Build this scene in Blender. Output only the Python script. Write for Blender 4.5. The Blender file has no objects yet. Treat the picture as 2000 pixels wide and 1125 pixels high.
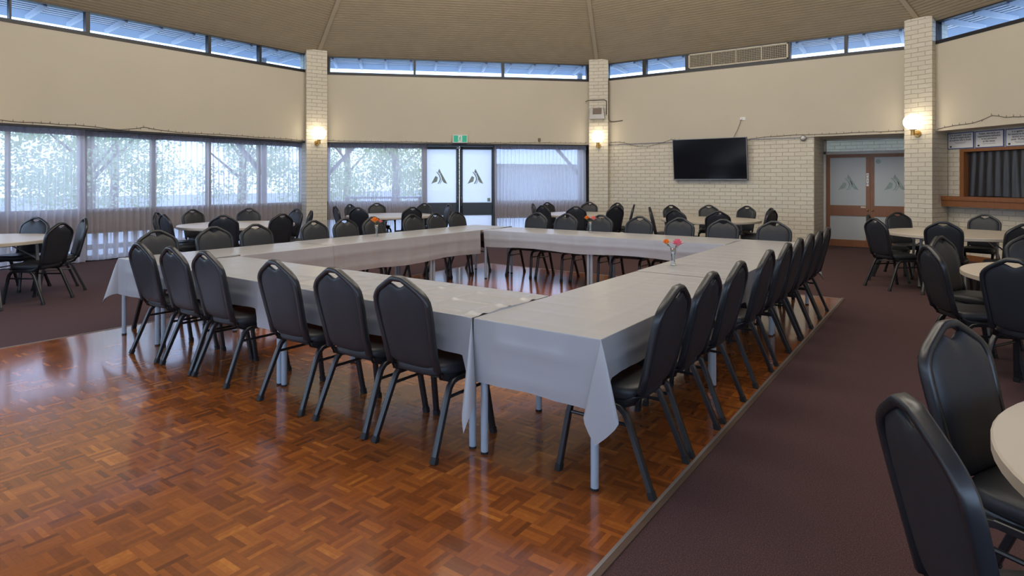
import bpy, bmesh, math, random
from mathutils import Matrix, Vector
import numpy as np
random.seed(7)
PI = math.pi
SC = bpy.context.scene
COL = SC.collection

# ------------------------------------------------------------------ camera, sky, fill lights, exposure
TH = math.radians(35.59)
CAM_H = 1.46
cam_data = bpy.data.cameras.new('camera')
cam = bpy.data.objects.new('camera', cam_data)
COL.objects.link(cam)
cam.location = (0, 0, CAM_H)
cam.rotation_euler = (PI / 2, 0, TH)
cam_data.sensor_width = 36
cam_data.lens = 36 * 1193 / 2000
cam_data.shift_y = -209.8 / 2000
cam_data.clip_start = 0.05
cam_data.clip_end = 300
SC.camera = cam

SC.view_settings.view_transform = 'Standard'
SC.view_settings.look = 'None'
SC.view_settings.gamma = 1
SC.view_settings.use_curve_mapping = False
SC.view_settings.exposure = 0.22
SC.cycles.max_bounces = 8
SC.cycles.diffuse_bounces = 4
SC.cycles.transparent_max_bounces = 16
SC.cycles.caustics_reflective = False
SC.cycles.caustics_refractive = False
SC.cycles.sample_clamp_indirect = 6

world = bpy.data.worlds.new('sky')
SC.world = world
world.use_nodes = True
wn = world.node_tree.nodes
wl = world.node_tree.links
wn.clear()
w_out = wn.new('ShaderNodeOutputWorld')
w_bg = wn.new('ShaderNodeBackground')
w_ramp = wn.new('ShaderNodeValToRGB')
w_tc = wn.new('ShaderNodeTexCoord')
w_sep = wn.new('ShaderNodeSeparateXYZ')
wl.new(w_tc.outputs['Generated'], w_sep.inputs[0])
wl.new(w_sep.outputs['Z'], w_ramp.inputs[0])
w_ramp.color_ramp.elements[0].color = (0.72, 0.85, 1.0, 1)
w_ramp.color_ramp.elements[1].color = (0.38, 0.56, 1.0, 1)
wl.new(w_ramp.outputs[0], w_bg.inputs[0])
w_bg.inputs[1].default_value = 4.6
wl.new(w_bg.outputs[0], w_out.inputs[0])

# the octagonal room
CX, CY, RR = -3.865, 5.64, 8.348
HS = RR * math.tan(PI / 8)
ANG = [180, 135, 90, 45, 0, -45, -90, -135]
Z_RAIL, Z_SILL, Z_CEIL = 2.374, 3.99, 4.42
CEIL_SLOPE = 0.54

# unseen fill lights added high under the roof to brighten the room evenly
for k in range(8):
    a = PI / 8 + k * PI / 4
    ld = bpy.data.lights.new('fill_light', 'POINT')
    ld.shadow_soft_size = 0.9
    ld.energy = 128
    ld.color = (1.0, 0.95, 0.86)
    lo = bpy.data.objects.new('fill_light', ld)
    lo.location = (CX + 3.2 * math.cos(a), CY + 3.2 * math.sin(a), 6.1)
    COL.objects.link(lo)

# ------------------------------------------------------------------ materials
def new_mat(name):
    m = bpy.data.materials.new(name)
    m.use_nodes = True
    nt = m.node_tree
    nt.nodes.clear()
    out = nt.nodes.new('ShaderNodeOutputMaterial')
    return m, nt, out

def N(nt, t, **kw):
    n = nt.nodes.new(t)
    for k, v in kw.items():
        setattr(n, k, v)
    return n

def math_node(nt, op, a, b=None):
    n = nt.nodes.new('ShaderNodeMath')
    n.operation = op
    for i, v in enumerate((a, b)):
        if v is None:
            continue
        if isinstance(v, (int, float)):
            n.inputs[i].default_value = v
        else:
            nt.links.new(v, n.inputs[i])
    return n.outputs[0]

def mat(name, col, rough=0.5, metal=0.0, var=0.06, scale=6.0, bump=0.0, bscale=40.0, spec=0.5, emit=None, estr=0.0, coat=0.0):
    m, nt, out = new_mat(name)
    p = N(nt, 'ShaderNodeBsdfPrincipled')
    tc = N(nt, 'ShaderNodeTexCoord')
    nz = N(nt, 'ShaderNodeTexNoise')
    nz.inputs['Scale'].default_value = scale
    nz.inputs['Detail'].default_value = 3
    nt.links.new(tc.outputs['Object'], nz.inputs['Vector'])
    mx = N(nt, 'ShaderNodeMix', data_type='RGBA')
    mx.inputs[6].default_value = tuple(c * (1 - var) for c in col) + (1,)
    mx.inputs[7].default_value = tuple(min(1, c * (1 + var)) for c in col) + (1,)
    nt.links.new(nz.outputs['Fac'], mx.inputs[0])
    nt.links.new(mx.outputs[2], p.inputs['Base Color'])
    p.inputs['Roughness'].default_value = rough
    p.inputs['Metallic'].default_value = metal
    p.inputs['Specular IOR Level'].default_value = spec
    p.inputs['Coat Weight'].default_value = coat
    if bump:
        n2 = N(nt, 'ShaderNodeTexNoise')
        n2.inputs['Scale'].default_value = bscale
        nt.links.new(tc.outputs['Object'], n2.inputs['Vector'])
        b = N(nt, 'ShaderNodeBump')
        b.inputs['Strength'].default_value = bump
        b.inputs['Distance'].default_value = 0.01
        nt.links.new(n2.outputs['Fac'], b.inputs['Height'])
        nt.links.new(b.outputs[0], p.inputs['Normal'])
    if emit:
        p.inputs['Emission Color'].default_value = tuple(emit) + (1,)
        p.inputs['Emission Strength'].default_value = estr
    nt.links.new(p.outputs[0], out.inputs[0])
    return m

def mat_brick(name, col, mortar):
    m, nt, out = new_mat(name)
    p = N(nt, 'ShaderNodeBsdfPrincipled')
    uv = N(nt, 'ShaderNodeUVMap')
    nz = N(nt, 'ShaderNodeTexNoise')
    nz.inputs['Scale'].default_value = 7
    nt.links.new(uv.outputs[0], nz.inputs['Vector'])
    off = N(nt, 'ShaderNodeVectorMath', operation='SCALE')
    off.inputs['Scale'].default_value = 0.016
    sub = N(nt, 'ShaderNodeVectorMath', operation='SUBTRACT')
    sub.inputs[1].default_value = (0.5, 0.5, 0.5)
    nt.links.new(nz.outputs['Color'], sub.inputs[0])
    nt.links.new(sub.outputs[0], off.inputs[0])
    add = N(nt, 'ShaderNodeVectorMath', operation='ADD')
    nt.links.new(uv.outputs[0], add.inputs[0])
    nt.links.new(off.outputs[0], add.inputs[1])
    br = N(nt, 'ShaderNodeTexBrick')
    br.inputs['Scale'].default_value = 1
    br.inputs['Brick Width'].default_value = 0.24
    br.inputs['Row Height'].default_value = 0.086
    br.inputs['Mortar Size'].default_value = 0.006
    br.inputs['Mortar Smooth'].default_value = 0.6
    br.inputs['Bias'].default_value = 0
    br.inputs['Color1'].default_value = col + (1,)
    br.inputs['Color2'].default_value = tuple(c * 0.93 for c in col) + (1,)
    br.inputs['Mortar'].default_value = mortar + (1,)
    nt.links.new(add.outputs[0], br.inputs['Vector'])
    nt.links.new(br.outputs['Color'], p.inputs['Base Color'])
    p.inputs['Roughness'].default_value = 0.6
    b = N(nt, 'ShaderNodeBump')
    b.inputs['Strength'].default_value = 0.9
    b.inputs['Distance'].default_value = 0.012
    inv = math_node(nt, 'SUBTRACT', 1.0, br.outputs['Fac'])
    n2 = N(nt, 'ShaderNodeTexNoise')
    n2.inputs['Scale'].default_value = 30
    nt.links.new(uv.outputs[0], n2.inputs['Vector'])
    h = math_node(nt, 'ADD', inv, math_node(nt, 'MULTIPLY', n2.outputs['Fac'], 0.35))
    nt.links.new(h, b.inputs['Height'])
    nt.links.new(b.outputs[0], p.inputs['Normal'])
    nt.links.new(p.outputs[0], out.inputs[0])
    return m

def mat_parquet(name):
    m, nt, out = new_mat(name)
    L = nt.links
    p = N(nt, 'ShaderNodeBsdfPrincipled')
    tc = N(nt, 'ShaderNodeTexCoord')
    sc = N(nt, 'ShaderNodeVectorMath', operation='SCALE')
    sc.inputs['Scale'].default_value = 1 / 0.12
    L.new(tc.outputs['Object'], sc.inputs[0])
    fl = N(nt, 'ShaderNodeVectorMath', operation='FLOOR')
    L.new(sc.outputs[0], fl.inputs[0])
    fr = N(nt, 'ShaderNodeVectorMath', operation='FRACTION')
    L.new(sc.outputs[0], fr.inputs[0])
    sf = N(nt, 'ShaderNodeSeparateXYZ')
    L.new(fl.outputs[0], sf.inputs[0])
    sr = N(nt, 'ShaderNodeSeparateXYZ')
    L.new(fr.outputs[0], sr.inputs[0])
    par = math_node(nt, 'FLOORED_MODULO', math_node(nt, 'ADD', sf.outputs[0], sf.outputs[1]), 2.0)
    mixf = N(nt, 'ShaderNodeMix', data_type='FLOAT')
    L.new(par, mixf.inputs[0])
    L.new(sr.outputs[0], mixf.inputs[2])
    L.new(sr.outputs[1], mixf.inputs[3])
    f5 = math_node(nt, 'MULTIPLY', mixf.outputs[0], 5.0)
    idx = math_node(nt, 'FLOOR', f5)
    cmb = N(nt, 'ShaderNodeCombineXYZ')
    L.new(sf.outputs[0], cmb.inputs[0])
    L.new(sf.outputs[1], cmb.inputs[1])
    L.new(math_node(nt, 'ADD', idx, math_node(nt, 'MULTIPLY', par, 7.0)), cmb.inputs[2])
    wnz = N(nt, 'ShaderNodeTexWhiteNoise', noise_dimensions='3D')
    L.new(cmb.outputs[0], wnz.inputs['Vector'])
    wnb = N(nt, 'ShaderNodeTexWhiteNoise', noise_dimensions='2D')
    L.new(fl.outputs[0], wnb.inputs['Vector'])
    v = math_node(nt, 'ADD', math_node(nt, 'MULTIPLY', wnz.outputs['Value'], 0.65), math_node(nt, 'MULTIPLY', wnb.outputs['Value'], 0.35))
    # wood grain
    gn = N(nt, 'ShaderNodeTexNoise')
    gn.inputs['Scale'].default_value = 45
    gn.inputs['Detail'].default_value = 4
    L.new(tc.outputs['Object'], gn.inputs['Vector'])
    v = math_node(nt, 'ADD', v, math_node(nt, 'MULTIPLY', math_node(nt, 'SUBTRACT', gn.outputs['Fac'], 0.5), 0.35))
    rp = N(nt, 'ShaderNodeValToRGB')
    e = rp.color_ramp.elements
    e[0].position, e[0].color = 0.0, (0.150, 0.047, 0.015, 1)
    e[1].position, e[1].color = 1.0, (0.52, 0.185, 0.036, 1)
    for pos, c in ((0.3, (0.235, 0.070, 0.019, 1)), (0.62, (0.315, 0.094, 0.022, 1)), (0.85, (0.40, 0.128, 0.026, 1))):
        x = e.new(pos)
        x.color = c
    L.new(v, rp.inputs[0])
    # dark joints
    edge = math_node(nt, 'ABSOLUTE', math_node(nt, 'SUBTRACT', math_node(nt, 'FRACT', f5), 0.5))
    j = math_node(nt, 'GREATER_THAN', edge, 0.475)
    mx = N(nt, 'ShaderNodeMix', data_type='RGBA')
    L.new(math_node(nt, 'MULTIPLY', j, 0.35), mx.inputs[0])
    L.new(rp.outputs[0], mx.inputs[6])
    mx.inputs[7].default_value = (0.05, 0.016, 0.008, 1)
    L.new(mx.outputs[2], p.inputs['Base Color'])
    rn = N(nt, 'ShaderNodeTexNoise')
    rn.inputs['Scale'].default_value = 1.2
    rn.inputs['Detail'].default_value = 5
    L.new(tc.outputs['Object'], rn.inputs['Vector'])
    L.new(math_node(nt, 'ADD', 0.09, math_node(nt, 'MULTIPLY', rn.outputs['Fac'], 0.16)), p.inputs['Roughness'])
    b = N(nt, 'ShaderNodeBump')
    p.inputs['Specular IOR Level'].default_value = 0.7
    p.inputs['Coat Weight'].default_value = 0.35
    p.inputs['Coat Roughness'].default_value = 0.07
    b.inputs['Strength'].default_value = 0.12
    b.inputs['Distance'].default_value = 0.004
    L.new(wnz.outputs['Value'], b.inputs['Height'])
    L.new(b.outputs[0], p.inputs['Normal'])
    L.new(p.outputs[0], out.inputs[0])
    return m

def mat_carpet(name):
    m, nt, out = new_mat(name)
    L = nt.links
    p = N(nt, 'ShaderNodeBsdfPrincipled')
    tc = N(nt, 'ShaderNodeTexCoord')
    n1 = N(nt, 'ShaderNodeTexNoise')
    n1.inputs['Scale'].default_value = 190
    n1.inputs['Detail'].default_value = 2
    L.new(tc.outputs['Object'], n1.inputs['Vector'])
    rp = N(nt, 'ShaderNodeValToRGB')
    e = rp.color_ramp.elements
    e[0].position, e[0].color = 0.35, (0.046, 0.022, 0.023, 1)
    e[1].position, e[1].color = 0.80, (0.19, 0.10, 0.095, 1)
    x = e.new(0.62)
    x.color = (0.094, 0.049, 0.050, 1)
    L.new(n1.outputs['Fac'], rp.inputs[0])
    L.new(rp.outputs[0], p.inputs['Base Color'])
    p.inputs['Roughness'].default_value = 0.95
    p.inputs['Specular IOR Level'].default_value = 0.15
    p.inputs['Sheen Weight'].default_value = 0.04
    p.inputs['Sheen Roughness'].default_value = 0.5
    b = N(nt, 'ShaderNodeBump')
    b.inputs['Strength'].default_value = 0.5
    b.inputs['Distance'].default_value = 0.006
    L.new(n1.outputs['Fac'], b.inputs['Height'])
    L.new(b.outputs[0], p.inputs['Normal'])
    L.new(p.outputs[0], out.inputs[0])
    return m

def mat_wood(name, c0, c1, rough=0.4):
    m, nt, out = new_mat(name)
    L = nt.links
    p = N(nt, 'ShaderNodeBsdfPrincipled')
    tc = N(nt, 'ShaderNodeTexCoord')
    mp = N(nt, 'ShaderNodeMapping')
    mp.inputs['Scale'].default_value = (9, 9, 1.2)
    L.new(tc.outputs['Object'], mp.inputs['Vector'])
    nz = N(nt, 'ShaderNodeTexNoise')
    nz.inputs['Scale'].default_value = 4
    nz.inputs['Detail'].default_value = 5
    L.new(mp.outputs[0], nz.inputs['Vector'])
    mx = N(nt, 'ShaderNodeMix', data_type='RGBA')
    L.new(nz.outputs['Fac'], mx.inputs[0])
    mx.inputs[6].default_value = c0 + (1,)
    mx.inputs[7].default_value = c1 + (1,)
    L.new(mx.outputs[2], p.inputs['Base Color'])
    p.inputs['Roughness'].default_value = rough
    L.new(p.outputs[0], out.inputs[0])
    return m

def mat_glass(name, tint=(0.9, 0.95, 1.0), gloss=0.12, rough=0.02, fres=0.5):
    m, nt, out = new_mat(name)
    L = nt.links
    t = N(nt, 'ShaderNodeBsdfTransparent')
    t.inputs[0].default_value = tint + (1,)
    g = N(nt, 'ShaderNodeBsdfGlossy')
    g.inputs['Roughness'].default_value = rough
    fz = N(nt, 'ShaderNodeLayerWeight')
    fz.inputs['Blend'].default_value = 0.25
    mx = N(nt, 'ShaderNodeMixShader')
    L.new(math_node(nt, 'ADD', math_node(nt, 'MULTIPLY', fz.outputs['Fresnel'], fres), gloss * 0.3), mx.inputs[0])
    L.new(t.outputs[0], mx.inputs[1])
    L.new(g.outputs[0], mx.inputs[2])
    L.new(mx.outputs[0], out.inputs[0])
    return m

def mat_sheer(name, col, clear, trans_col=(0.9, 0.92, 1.0), weave=False):
    m, nt, out = new_mat(name)
    L = nt.links
    t = N(nt, 'ShaderNodeBsdfTransparent')
    t.inputs[0].default_value = trans_col + (1,)
    tl = N(nt, 'ShaderNodeBsdfTranslucent')
    tl.inputs[0].default_value = col + (1,)
    d = N(nt, 'ShaderNodeBsdfDiffuse')
    tc = N(nt, 'ShaderNodeTexCoord')
    nz = N(nt, 'ShaderNodeTexNoise')
    nz.inputs['Scale'].default_value = 3
    L.new(tc.outputs['Object'], nz.inputs['Vector'])
    mc = N(nt, 'ShaderNodeMix', data_type='RGBA')
    mc.inputs[6].default_value = tuple(c * 0.93 for c in col) + (1,)
    mc.inputs[7].default_value = col + (1,)
    L.new(nz.outputs['Fac'], mc.inputs[0])
    L.new(mc.outputs[2], d.inputs[0])
    m1 = N(nt, 'ShaderNodeMixShader')
    m1.inputs[0].default_value = 0.5
    L.new(d.outputs[0], m1.inputs[1])
    L.new(tl.outputs[0], m1.inputs[2])
    m2 = N(nt, 'ShaderNodeMixShader')
    m2.inputs[0].default_value = clear
    if weave:
        lw = N(nt, 'ShaderNodeLayerWeight')
        lw.inputs['Blend'].default_value = 0.5
        L.new(math_node(nt, 'MULTIPLY', math_node(nt, 'POWER', math_node(nt, 'SUBTRACT', 1.0, lw.outputs['Facing']), 1.5), clear), m2.inputs[0])
    L.new(m1.outputs[0], m2.inputs[1])
    L.new(t.outputs[0], m2.inputs[2])
    L.new(m2.outputs[0], out.inputs[0])
    return m

M = {}
M['plaster'] = mat('cream_plaster', (0.60, 0.54, 0.43), 0.7, var=0.04, scale=1.3, bump=0.05, bscale=60)
M['brick'] = mat_brick('cream_painted_brick', (0.72, 0.66, 0.54), (0.60, 0.54, 0.44))
M['ceil'] = mat('tan_ceiling_slat', (0.42, 0.34, 0.23), 0.6, var=0.12, scale=2.5)
M['hip'] = mat('tan_hip_cover', (0.47, 0.39, 0.28), 0.6)
M['ceil_gap'] = mat('dark_slat_gap', (0.05, 0.038, 0.026), 0.9)
M['parquet'] = mat_parquet('parquet')
M['carpet'] = mat_carpet('burgundy_carpet')
M['dark_frame'] = mat('dark_bronze_frame', (0.016, 0.016, 0.019), 0.45)
M['door_frame'] = mat('blue_grey_door_frame', (0.045, 0.06, 0.085), 0.4)
M['spandrel'] = mat('brown_spandrel', (0.20, 0.15, 0.115), 0.6)
M['glass'] = mat_glass('window_glass')
M['dusty_glass'] = mat_glass('dusty_clerestory_glass', (0.80, 0.88, 1.0), 0.02, 0.35, 0.12)
M['frosted'] = mat_sheer('frosted_glass', (0.86, 0.90, 0.97), 0.12)
M['frost_grey'] = mat('grey_frosted_glass', (0.47, 0.50, 0.51), 0.35, var=0.03, scale=1)
M['sheer'] = mat_sheer('sheer_curtain', (0.74, 0.70, 0.74), 0.36, (0.86, 0.86, 1.0), True)
M['sheer_head'] = mat_sheer('sheer_curtain_header', (0.52, 0.48, 0.52), 0.22, (0.75, 0.75, 0.85))
M['vinyl'] = mat('black_vinyl', (0.024, 0.026, 0.031), 0.42, var=0.1, scale=14, bump=0.06, bscale=220, spec=0.34)
M['chair_frame'] = mat('black_powder_coat', (0.012, 0.014, 0.018), 0.36, var=0.08, spec=0.6)
M['rubber'] = mat('black_rubber', (0.012, 0.012, 0.013), 0.7)
M['cloth'] = mat('white_plastic_cloth', (0.395, 0.395, 0.412), 0.30, var=0.025, scale=2.5, spec=0.5)
M['leg_blue'] = mat('pale_blue_grey_paint', (0.40, 0.48, 0.56), 0.4, var=0.08)
M['board'] = mat('laminate_board', (0.48, 0.42, 0.35), 0.5)
M['laminate'] = mat('cream_laminate', (0.56, 0.50, 0.42), 0.35, var=0.03, scale=3)
M['laminate_edge'] = mat('grey_cream_edge', (0.50, 0.45, 0.39), 0.5)
M['steel'] = mat('grey_steel', (0.36, 0.36, 0.37), 0.35, metal=0.5)
M['white_paint'] = mat('white_paint', (0.72, 0.72, 0.70), 0.5)
M['eave_white'] = mat('white_eave_paint', (0.74, 0.76, 0.80), 0.6)
M['eave_reflect'] = mat('eave_reflection_blue', (0.40, 0.47, 0.58), 0.7)  # blue-grey paints in the reflection on the dusty clerestory panes
M['redwood'] = mat_wood('red_brown_timber', (0.18, 0.066, 0.024), (0.30, 0.122, 0.047))
M['tv_screen'] = mat('tv_screen_black', (0.006, 0.007, 0.010), 0.12, spec=0.5)
M['silver'] = mat('silver_bezel', (0.30, 0.30, 0.31), 0.35, metal=0.7)
M['brass'] = mat('aged_brass', (0.55, 0.36, 0.12), 0.3, metal=0.9)
M['globe'] = mat('glowing_opal_glass', (0.9, 0.85, 0.75), 0.3, emit=(1.0, 0.86, 0.64), estr=5.0)
M['exit_green'] = mat('exit_green', (0.02, 0.36, 0.22), 0.4, emit=(0.02, 0.45, 0.27), estr=0.25)
M['white_sign'] = mat('white_sign', (0.80, 0.80, 0.80), 0.35, var=0.02)
M['sign_blue'] = mat('blue_sign_border', (0.07, 0.11, 0.30), 0.5)
M['ink'] = mat('dark_ink', (0.03, 0.03, 0.04), 0.6)
M['black_drape'] = mat('black_satin_drape', (0.022, 0.022, 0.026), 0.38, spec=0.6)
M['vent'] = mat('vent_cream', (0.62, 0.55, 0.43), 0.5)
M['wire'] = mat('brown_wire', (0.10, 0.075, 0.05), 0.6)
M['vase'] = mat_glass('clear_vase_glass', (0.86, 0.90, 0.90), 0.6, 0.05)
M['orange'] = mat('orange_petal', (0.92, 0.27, 0.03), 0.55, var=0.2, scale=30)
M['pink'] = mat('pink_petal', (0.86, 0.22, 0.30), 0.55, var=0.25, scale=30)
M['coral'] = mat('coral_petal', (0.90, 0.25, 0.22), 0.55, var=0.25, scale=30)
M['green'] = mat('stem_green', (0.07, 0.14, 0.04), 0.6)
M['leaf'] = mat_sheer('tree_leaf', (0.52, 0.62, 0.26), 0.0)
M['leaf2'] = mat_sheer('tree_leaf_pale', (0.62, 0.70, 0.42), 0.0)
M['bark'] = mat('bark', (0.16, 0.12, 0.09), 0.8)
M['ground_out'] = mat('pale_outdoor_ground', (0.50, 0.50, 0.44), 0.9, var=0.35, scale=0.25)
M['timber_blue'] = mat('weathered_table', (0.10, 0.12, 0.18), 0.7)
M['alu'] = mat('aluminium_strip', (0.30, 0.27, 0.26), 0.4, metal=0.6)
M['strip_wood'] = mat('brown_edge_strip', (0.085, 0.050, 0.034), 0.65)
M['mark'] = mat('etched_mark', (0.25, 0.32, 0.29), 0.3, var=0.5, scale=9)
M['shed'] = mat('grey_green_cladding', (0.30, 0.34, 0.33), 0.7)
M['roof_tin'] = mat('pale_roof_sheet', (0.62, 0.64, 0.68), 0.5)
M['pale_fence'] = mat('pale_fence_timber', (0.42, 0.42, 0.45), 0.7)

# ------------------------------------------------------------------ mesh helpers
class MB:
    def __init__(s):
        s.v, s.f, s.uv = [], [], []
    def quad_face(s, pts, uvs=None):
        b = len(s.v)
        s.v += [tuple(p) for p in pts]
        s.f.append(tuple(range(b, b + len(pts))))
        s.uv.append(uvs)
    def box(s, x0, x1, y0, y1, z0, z1):
        s.hexa([(x0, y0, z0), (x1, y0, z0), (x1, y1, z0), (x0, y1, z0), (x0, y0, z1), (x1, y0, z1), (x1, y1, z1), (x0, y1, z1)])
    def hexa(s, c):
        b = len(s.v)
        s.v += [tuple(p) for p in c]
        for q in ((0, 3, 2, 1), (4, 5, 6, 7), (0, 1, 5, 4), (1, 2, 6, 5), (2, 3, 7, 6), (3, 0, 4, 7)):
            s.f.append(tuple(b + i for i in q))
            s.uv.append(None)
    def grid(s, rows, close_u=False, close_v=False):
        nr, nc = len(rows), len(rows[0])
        b = len(s.v)
        for r in rows:
            s.v += [tuple(p) for p in r]
        for i in range(nr if close_v else nr - 1):
            for j in range(nc if close_u else nc - 1):
                a, c = i, (i + 1) % nr
                j2 = (j + 1) % nc
                s.f.append((b + a * nc + j, b + a * nc + j2, b + c * nc + j2, b + c * nc + j))
                s.uv.append(None)
        return b
    def cap(s, idx):
        s.f.append(tuple(idx))
        s.uv.append(None)
    def tube(s, pts, r, n=8, prof=None, cap=True, up=None):
        """sweep a round (r) or custom profile [(a,b)...] along points; prof a is along side, b along up"""
        pts = [Vector(p) for p in pts]
        rows = []
        ref = Vector(up) if up else None
        for i, p in enumerate(pts):
            if i == 0:
                t = pts[1] - pts[0]
            elif i == len(pts) - 1:
                t = pts[-1] - pts[-2]
            else:
                t = (pts[i] - pts[i - 1]).normalized() + (pts[i + 1] - pts[i]).normalized()
            t.normalize()
            if ref is None:
                ref = Vector((0, 0, 1)) if abs(t.z) < 0.9 else Vector((0, 1, 0))
            side = t.cross(ref)
            if side.length < 1e-4:
                side = t.orthogonal()
            side.normalize()
            u = side.cross(t).normalized()
            if not up:
                ref = u
            if prof:
                rows.append([p + side * a + u * b for a, b in prof])
            else:
                rr = r[i] if isinstance(r, (list, tuple)) else r
                rows.append([p + side * (rr * math.cos(2 * PI * k / n)) + u * (rr * math.sin(2 * PI * k / n)) for k in range(n)])
        b = s.grid(rows, close_u=True)
        m = len(rows[0])
        if cap:
            s.cap([b + k for k in range(m)][::-1])
            s.cap([b + (len(rows) - 1) * m + k for k in range(m)])
    def lathe(s, prof, n=24, c=(0, 0, 0)):
        rows = [[(c[0] + r * math.cos(2 * PI * k / n), c[1] + r * math.sin(2 * PI * k / n), c[2] + z) for k in range(n)] for r, z in prof]
        s.grid(rows, close_u=True)
    def build(s, name, m, parent=None, smooth=False, bevel=0, loc=None, weld=False):
        me = bpy.data.meshes.new(name)
        me.from_pydata(s.v, [], s.f)
        if any(u for u in s.uv):
            ul = me.uv_layers.new(name='UVMap')
            for poly, u in zip(me.polygons, s.uv):
                if u:
                    for li, c in zip(poly.loop_indices, u):
                        ul.data[li].uv = c
        bm = bmesh.new()
        bm.from_mesh(me)
        if weld:
            bmesh.ops.remove_doubles(bm, verts=bm.verts, dist=0.0004)
        bmesh.ops.recalc_face_normals(bm, faces=bm.faces)
        bm.to_mesh(me)
        bm.free()
        me.materials.append(m)
        if smooth:
            for p in me.polygons:
                p.use_smooth = True
        o = bpy.data.objects.new(name, me)
        COL.objects.link(o)
        if parent:
            o.parent = parent
        if loc:
            o.location = loc
        if bevel:
            bv = o.modifiers.new('bevel', 'BEVEL')
            bv.width = bevel
            bv.segments = 2
            bv.limit_method = 'ANGLE'
        if smooth == 'angle':
            try:
                me.set_sharp_from_angle(angle=math.radians(40))
            except Exception:
                pass
        return o

def empty(name, loc=(0, 0, 0), rz=0):
    o = bpy.data.objects.new(name, None)
    o.empty_display_size = 0.1
    COL.objects.link(o)
    o.location = loc
    o.rotation_euler = (0, 0, rz)
    return o

def tag(o, label, cat, group=None, kind=None):
    o['label'] = label
    o['category'] = cat
    if group:
        o['group'] = group
    if kind:
        o['kind'] = kind
    return o

def struct(o):
    o['kind'] = 'structure'
    return o

def dup(root, loc, rz, label, group=None):
    r = root.copy()
    COL.objects.link(r)
    r.location = loc
    r.rotation_euler = (0, 0, rz)
    r['label'] = label
    if group:
        r['group'] = group
    for ch in list(root.children):
        c = ch.copy()
        COL.objects.link(c)
        c.parent = r
        for g in list(ch.children):
            d = g.copy()
            COL.objects.link(d)
            d.parent = c
    return r

def proj(x, y, z=1.0):
    """where a point of the room falls across the photograph (only used to word the labels in order)"""
    d = -math.sin(TH) * x + math.cos(TH) * y
    return (math.cos(TH) * x + math.sin(TH) * y) / d

# wall-local coordinates: s to the right seen from inside, d outward from the inner plane, z up
def wdir(i):
    a = math.radians(ANG[i])
    n = Vector((math.cos(a), math.sin(a), 0))
    return n, Vector((n.y, -n.x, 0))

def W(i, s, d, z):
    n, r = wdir(i)
    return (CX + n.x * (RR + d) + r.x * s, CY + n.y * (RR + d) + r.y * s, z)

def wbox(mb, i, s0, s1, d0, d1, z0, z1, miter=False):
    k0 = (RR + d0) / RR if miter else 1
    k1 = (RR + d1) / RR if miter else 1
    def q(z):
        return [W(i, s0 * k0, d0, z), W(i, s1 * k0, d0, z), W(i, s1 * k1, d1, z), W(i, s0 * k1, d1, z)]
    b = len(mb.v)
    lo, hi = q(z0), q(z1)
    def face(p, uv):
        mb.quad_face(p, uv)
    face([lo[0], lo[1], hi[1], hi[0]], [(s0, z0), (s1, z0), (s1, z1), (s0, z1)])
    face([lo[2], lo[3], hi[3], hi[2]], [(s1, z0), (s0, z0), (s0, z1), (s1, z1)])
    face([lo[1], lo[2], hi[2], hi[1]], [(d0, z0), (d1, z0), (d1, z1), (d0, z1)])
    face([lo[3], lo[0], hi[0], hi[3]], [(d1, z0), (d0, z0), (d0, z1), (d1, z1)])
    face([lo[3], lo[2], lo[1], lo[0]], [(s0, d1), (s1, d1), (s1, d0), (s0, d0)])
    face([hi[0], hi[1], hi[2], hi[3]], [(s0, d0), (s1, d0), (s1, d1), (s0, d1)])

def wmat(i, s, d, z):
    """frame on a wall: x right, y up, z into the room"""
    n, r = wdir(i)
    m = Matrix((r, Vector((0, 0, 1)), -n)).transposed().to_4x4()
    m.translation = Vector(W(i, s, d, z))
    return m

def text(body, size, mtx, m, name='lettering', parent=None, align='CENTER', extrude=0.0006, squeeze=1.0):
    cu = bpy.data.curves.new(name, 'FONT')
    cu.body = body
    cu.size = size
    cu.align_x = align
    cu.align_y = 'CENTER'
    cu.extrude = extrude
    cu.offset = size * 0.012
    o = bpy.data.objects.new(name, cu)
    COL.objects.link(o)
    bpy.context.view_layer.update()
    me = bpy.data.meshes.new_from_object(o.evaluated_get(bpy.context.evaluated_depsgraph_get()))
    bpy.data.objects.remove(o)
    me.transform(mtx @ Matrix.Scale(squeeze, 4, (1, 0, 0)))
    me.materials.clear()
    me.materials.append(m)
    o = bpy.data.objects.new(name, me)
    COL.objects.link(o)
    if parent:
        o.parent = parent
    return o

def oct_pt(k, r=RR):
    a = math.radians(157.5 - 45 * k)
    rc = r / math.cos(PI / 8)
    return (CX + rc * math.cos(a), CY + rc * math.sin(a))

# ------------------------------------------------------------------ floor, ceiling
mb = MB()
mb.quad_face([(*oct_pt(k, RR + 1.4), 0) for k in range(8)][::-1])
mb.quad_face([(*oct_pt(k, RR + 1.4), -0.05) for k in range(8)])
struct(mb.build('floor', M['carpet']))
PX0, PX1, PY0, PY1, PZ = -6.675, -1.084, -1.4, 8.473, 0.003
mb = MB()
mb.box(PX0, PX1, PY0, PY1, -0.03, PZ)
struct(mb.build('floor.001', M['parquet']))
mb = MB()
mb.box(PX1, PX1 + 0.016, PY0, PY1 + 0.06, -0.02, 0.008)
struct(mb.build('trim_1', M['alu'], bevel=0.002))
mb = MB()
mb.box(PX1 + 0.016, PX1 + 0.042, PY0, PY1 + 0.06, -0.02, 0.0065)
struct(mb.build('trim_2', M['strip_wood'], bevel=0.002))
mb = MB()
mb.box(PX0 - 0.02, PX1, PY1, PY1 + 0.025, -0.02, 0.007)
struct(mb.build('trim_3', M['alu'], bevel=0.002))
mb = MB()
mb.box(PX0 - 0.02, PX0, PY0, PY1, -0.02, 0.007)
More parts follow.
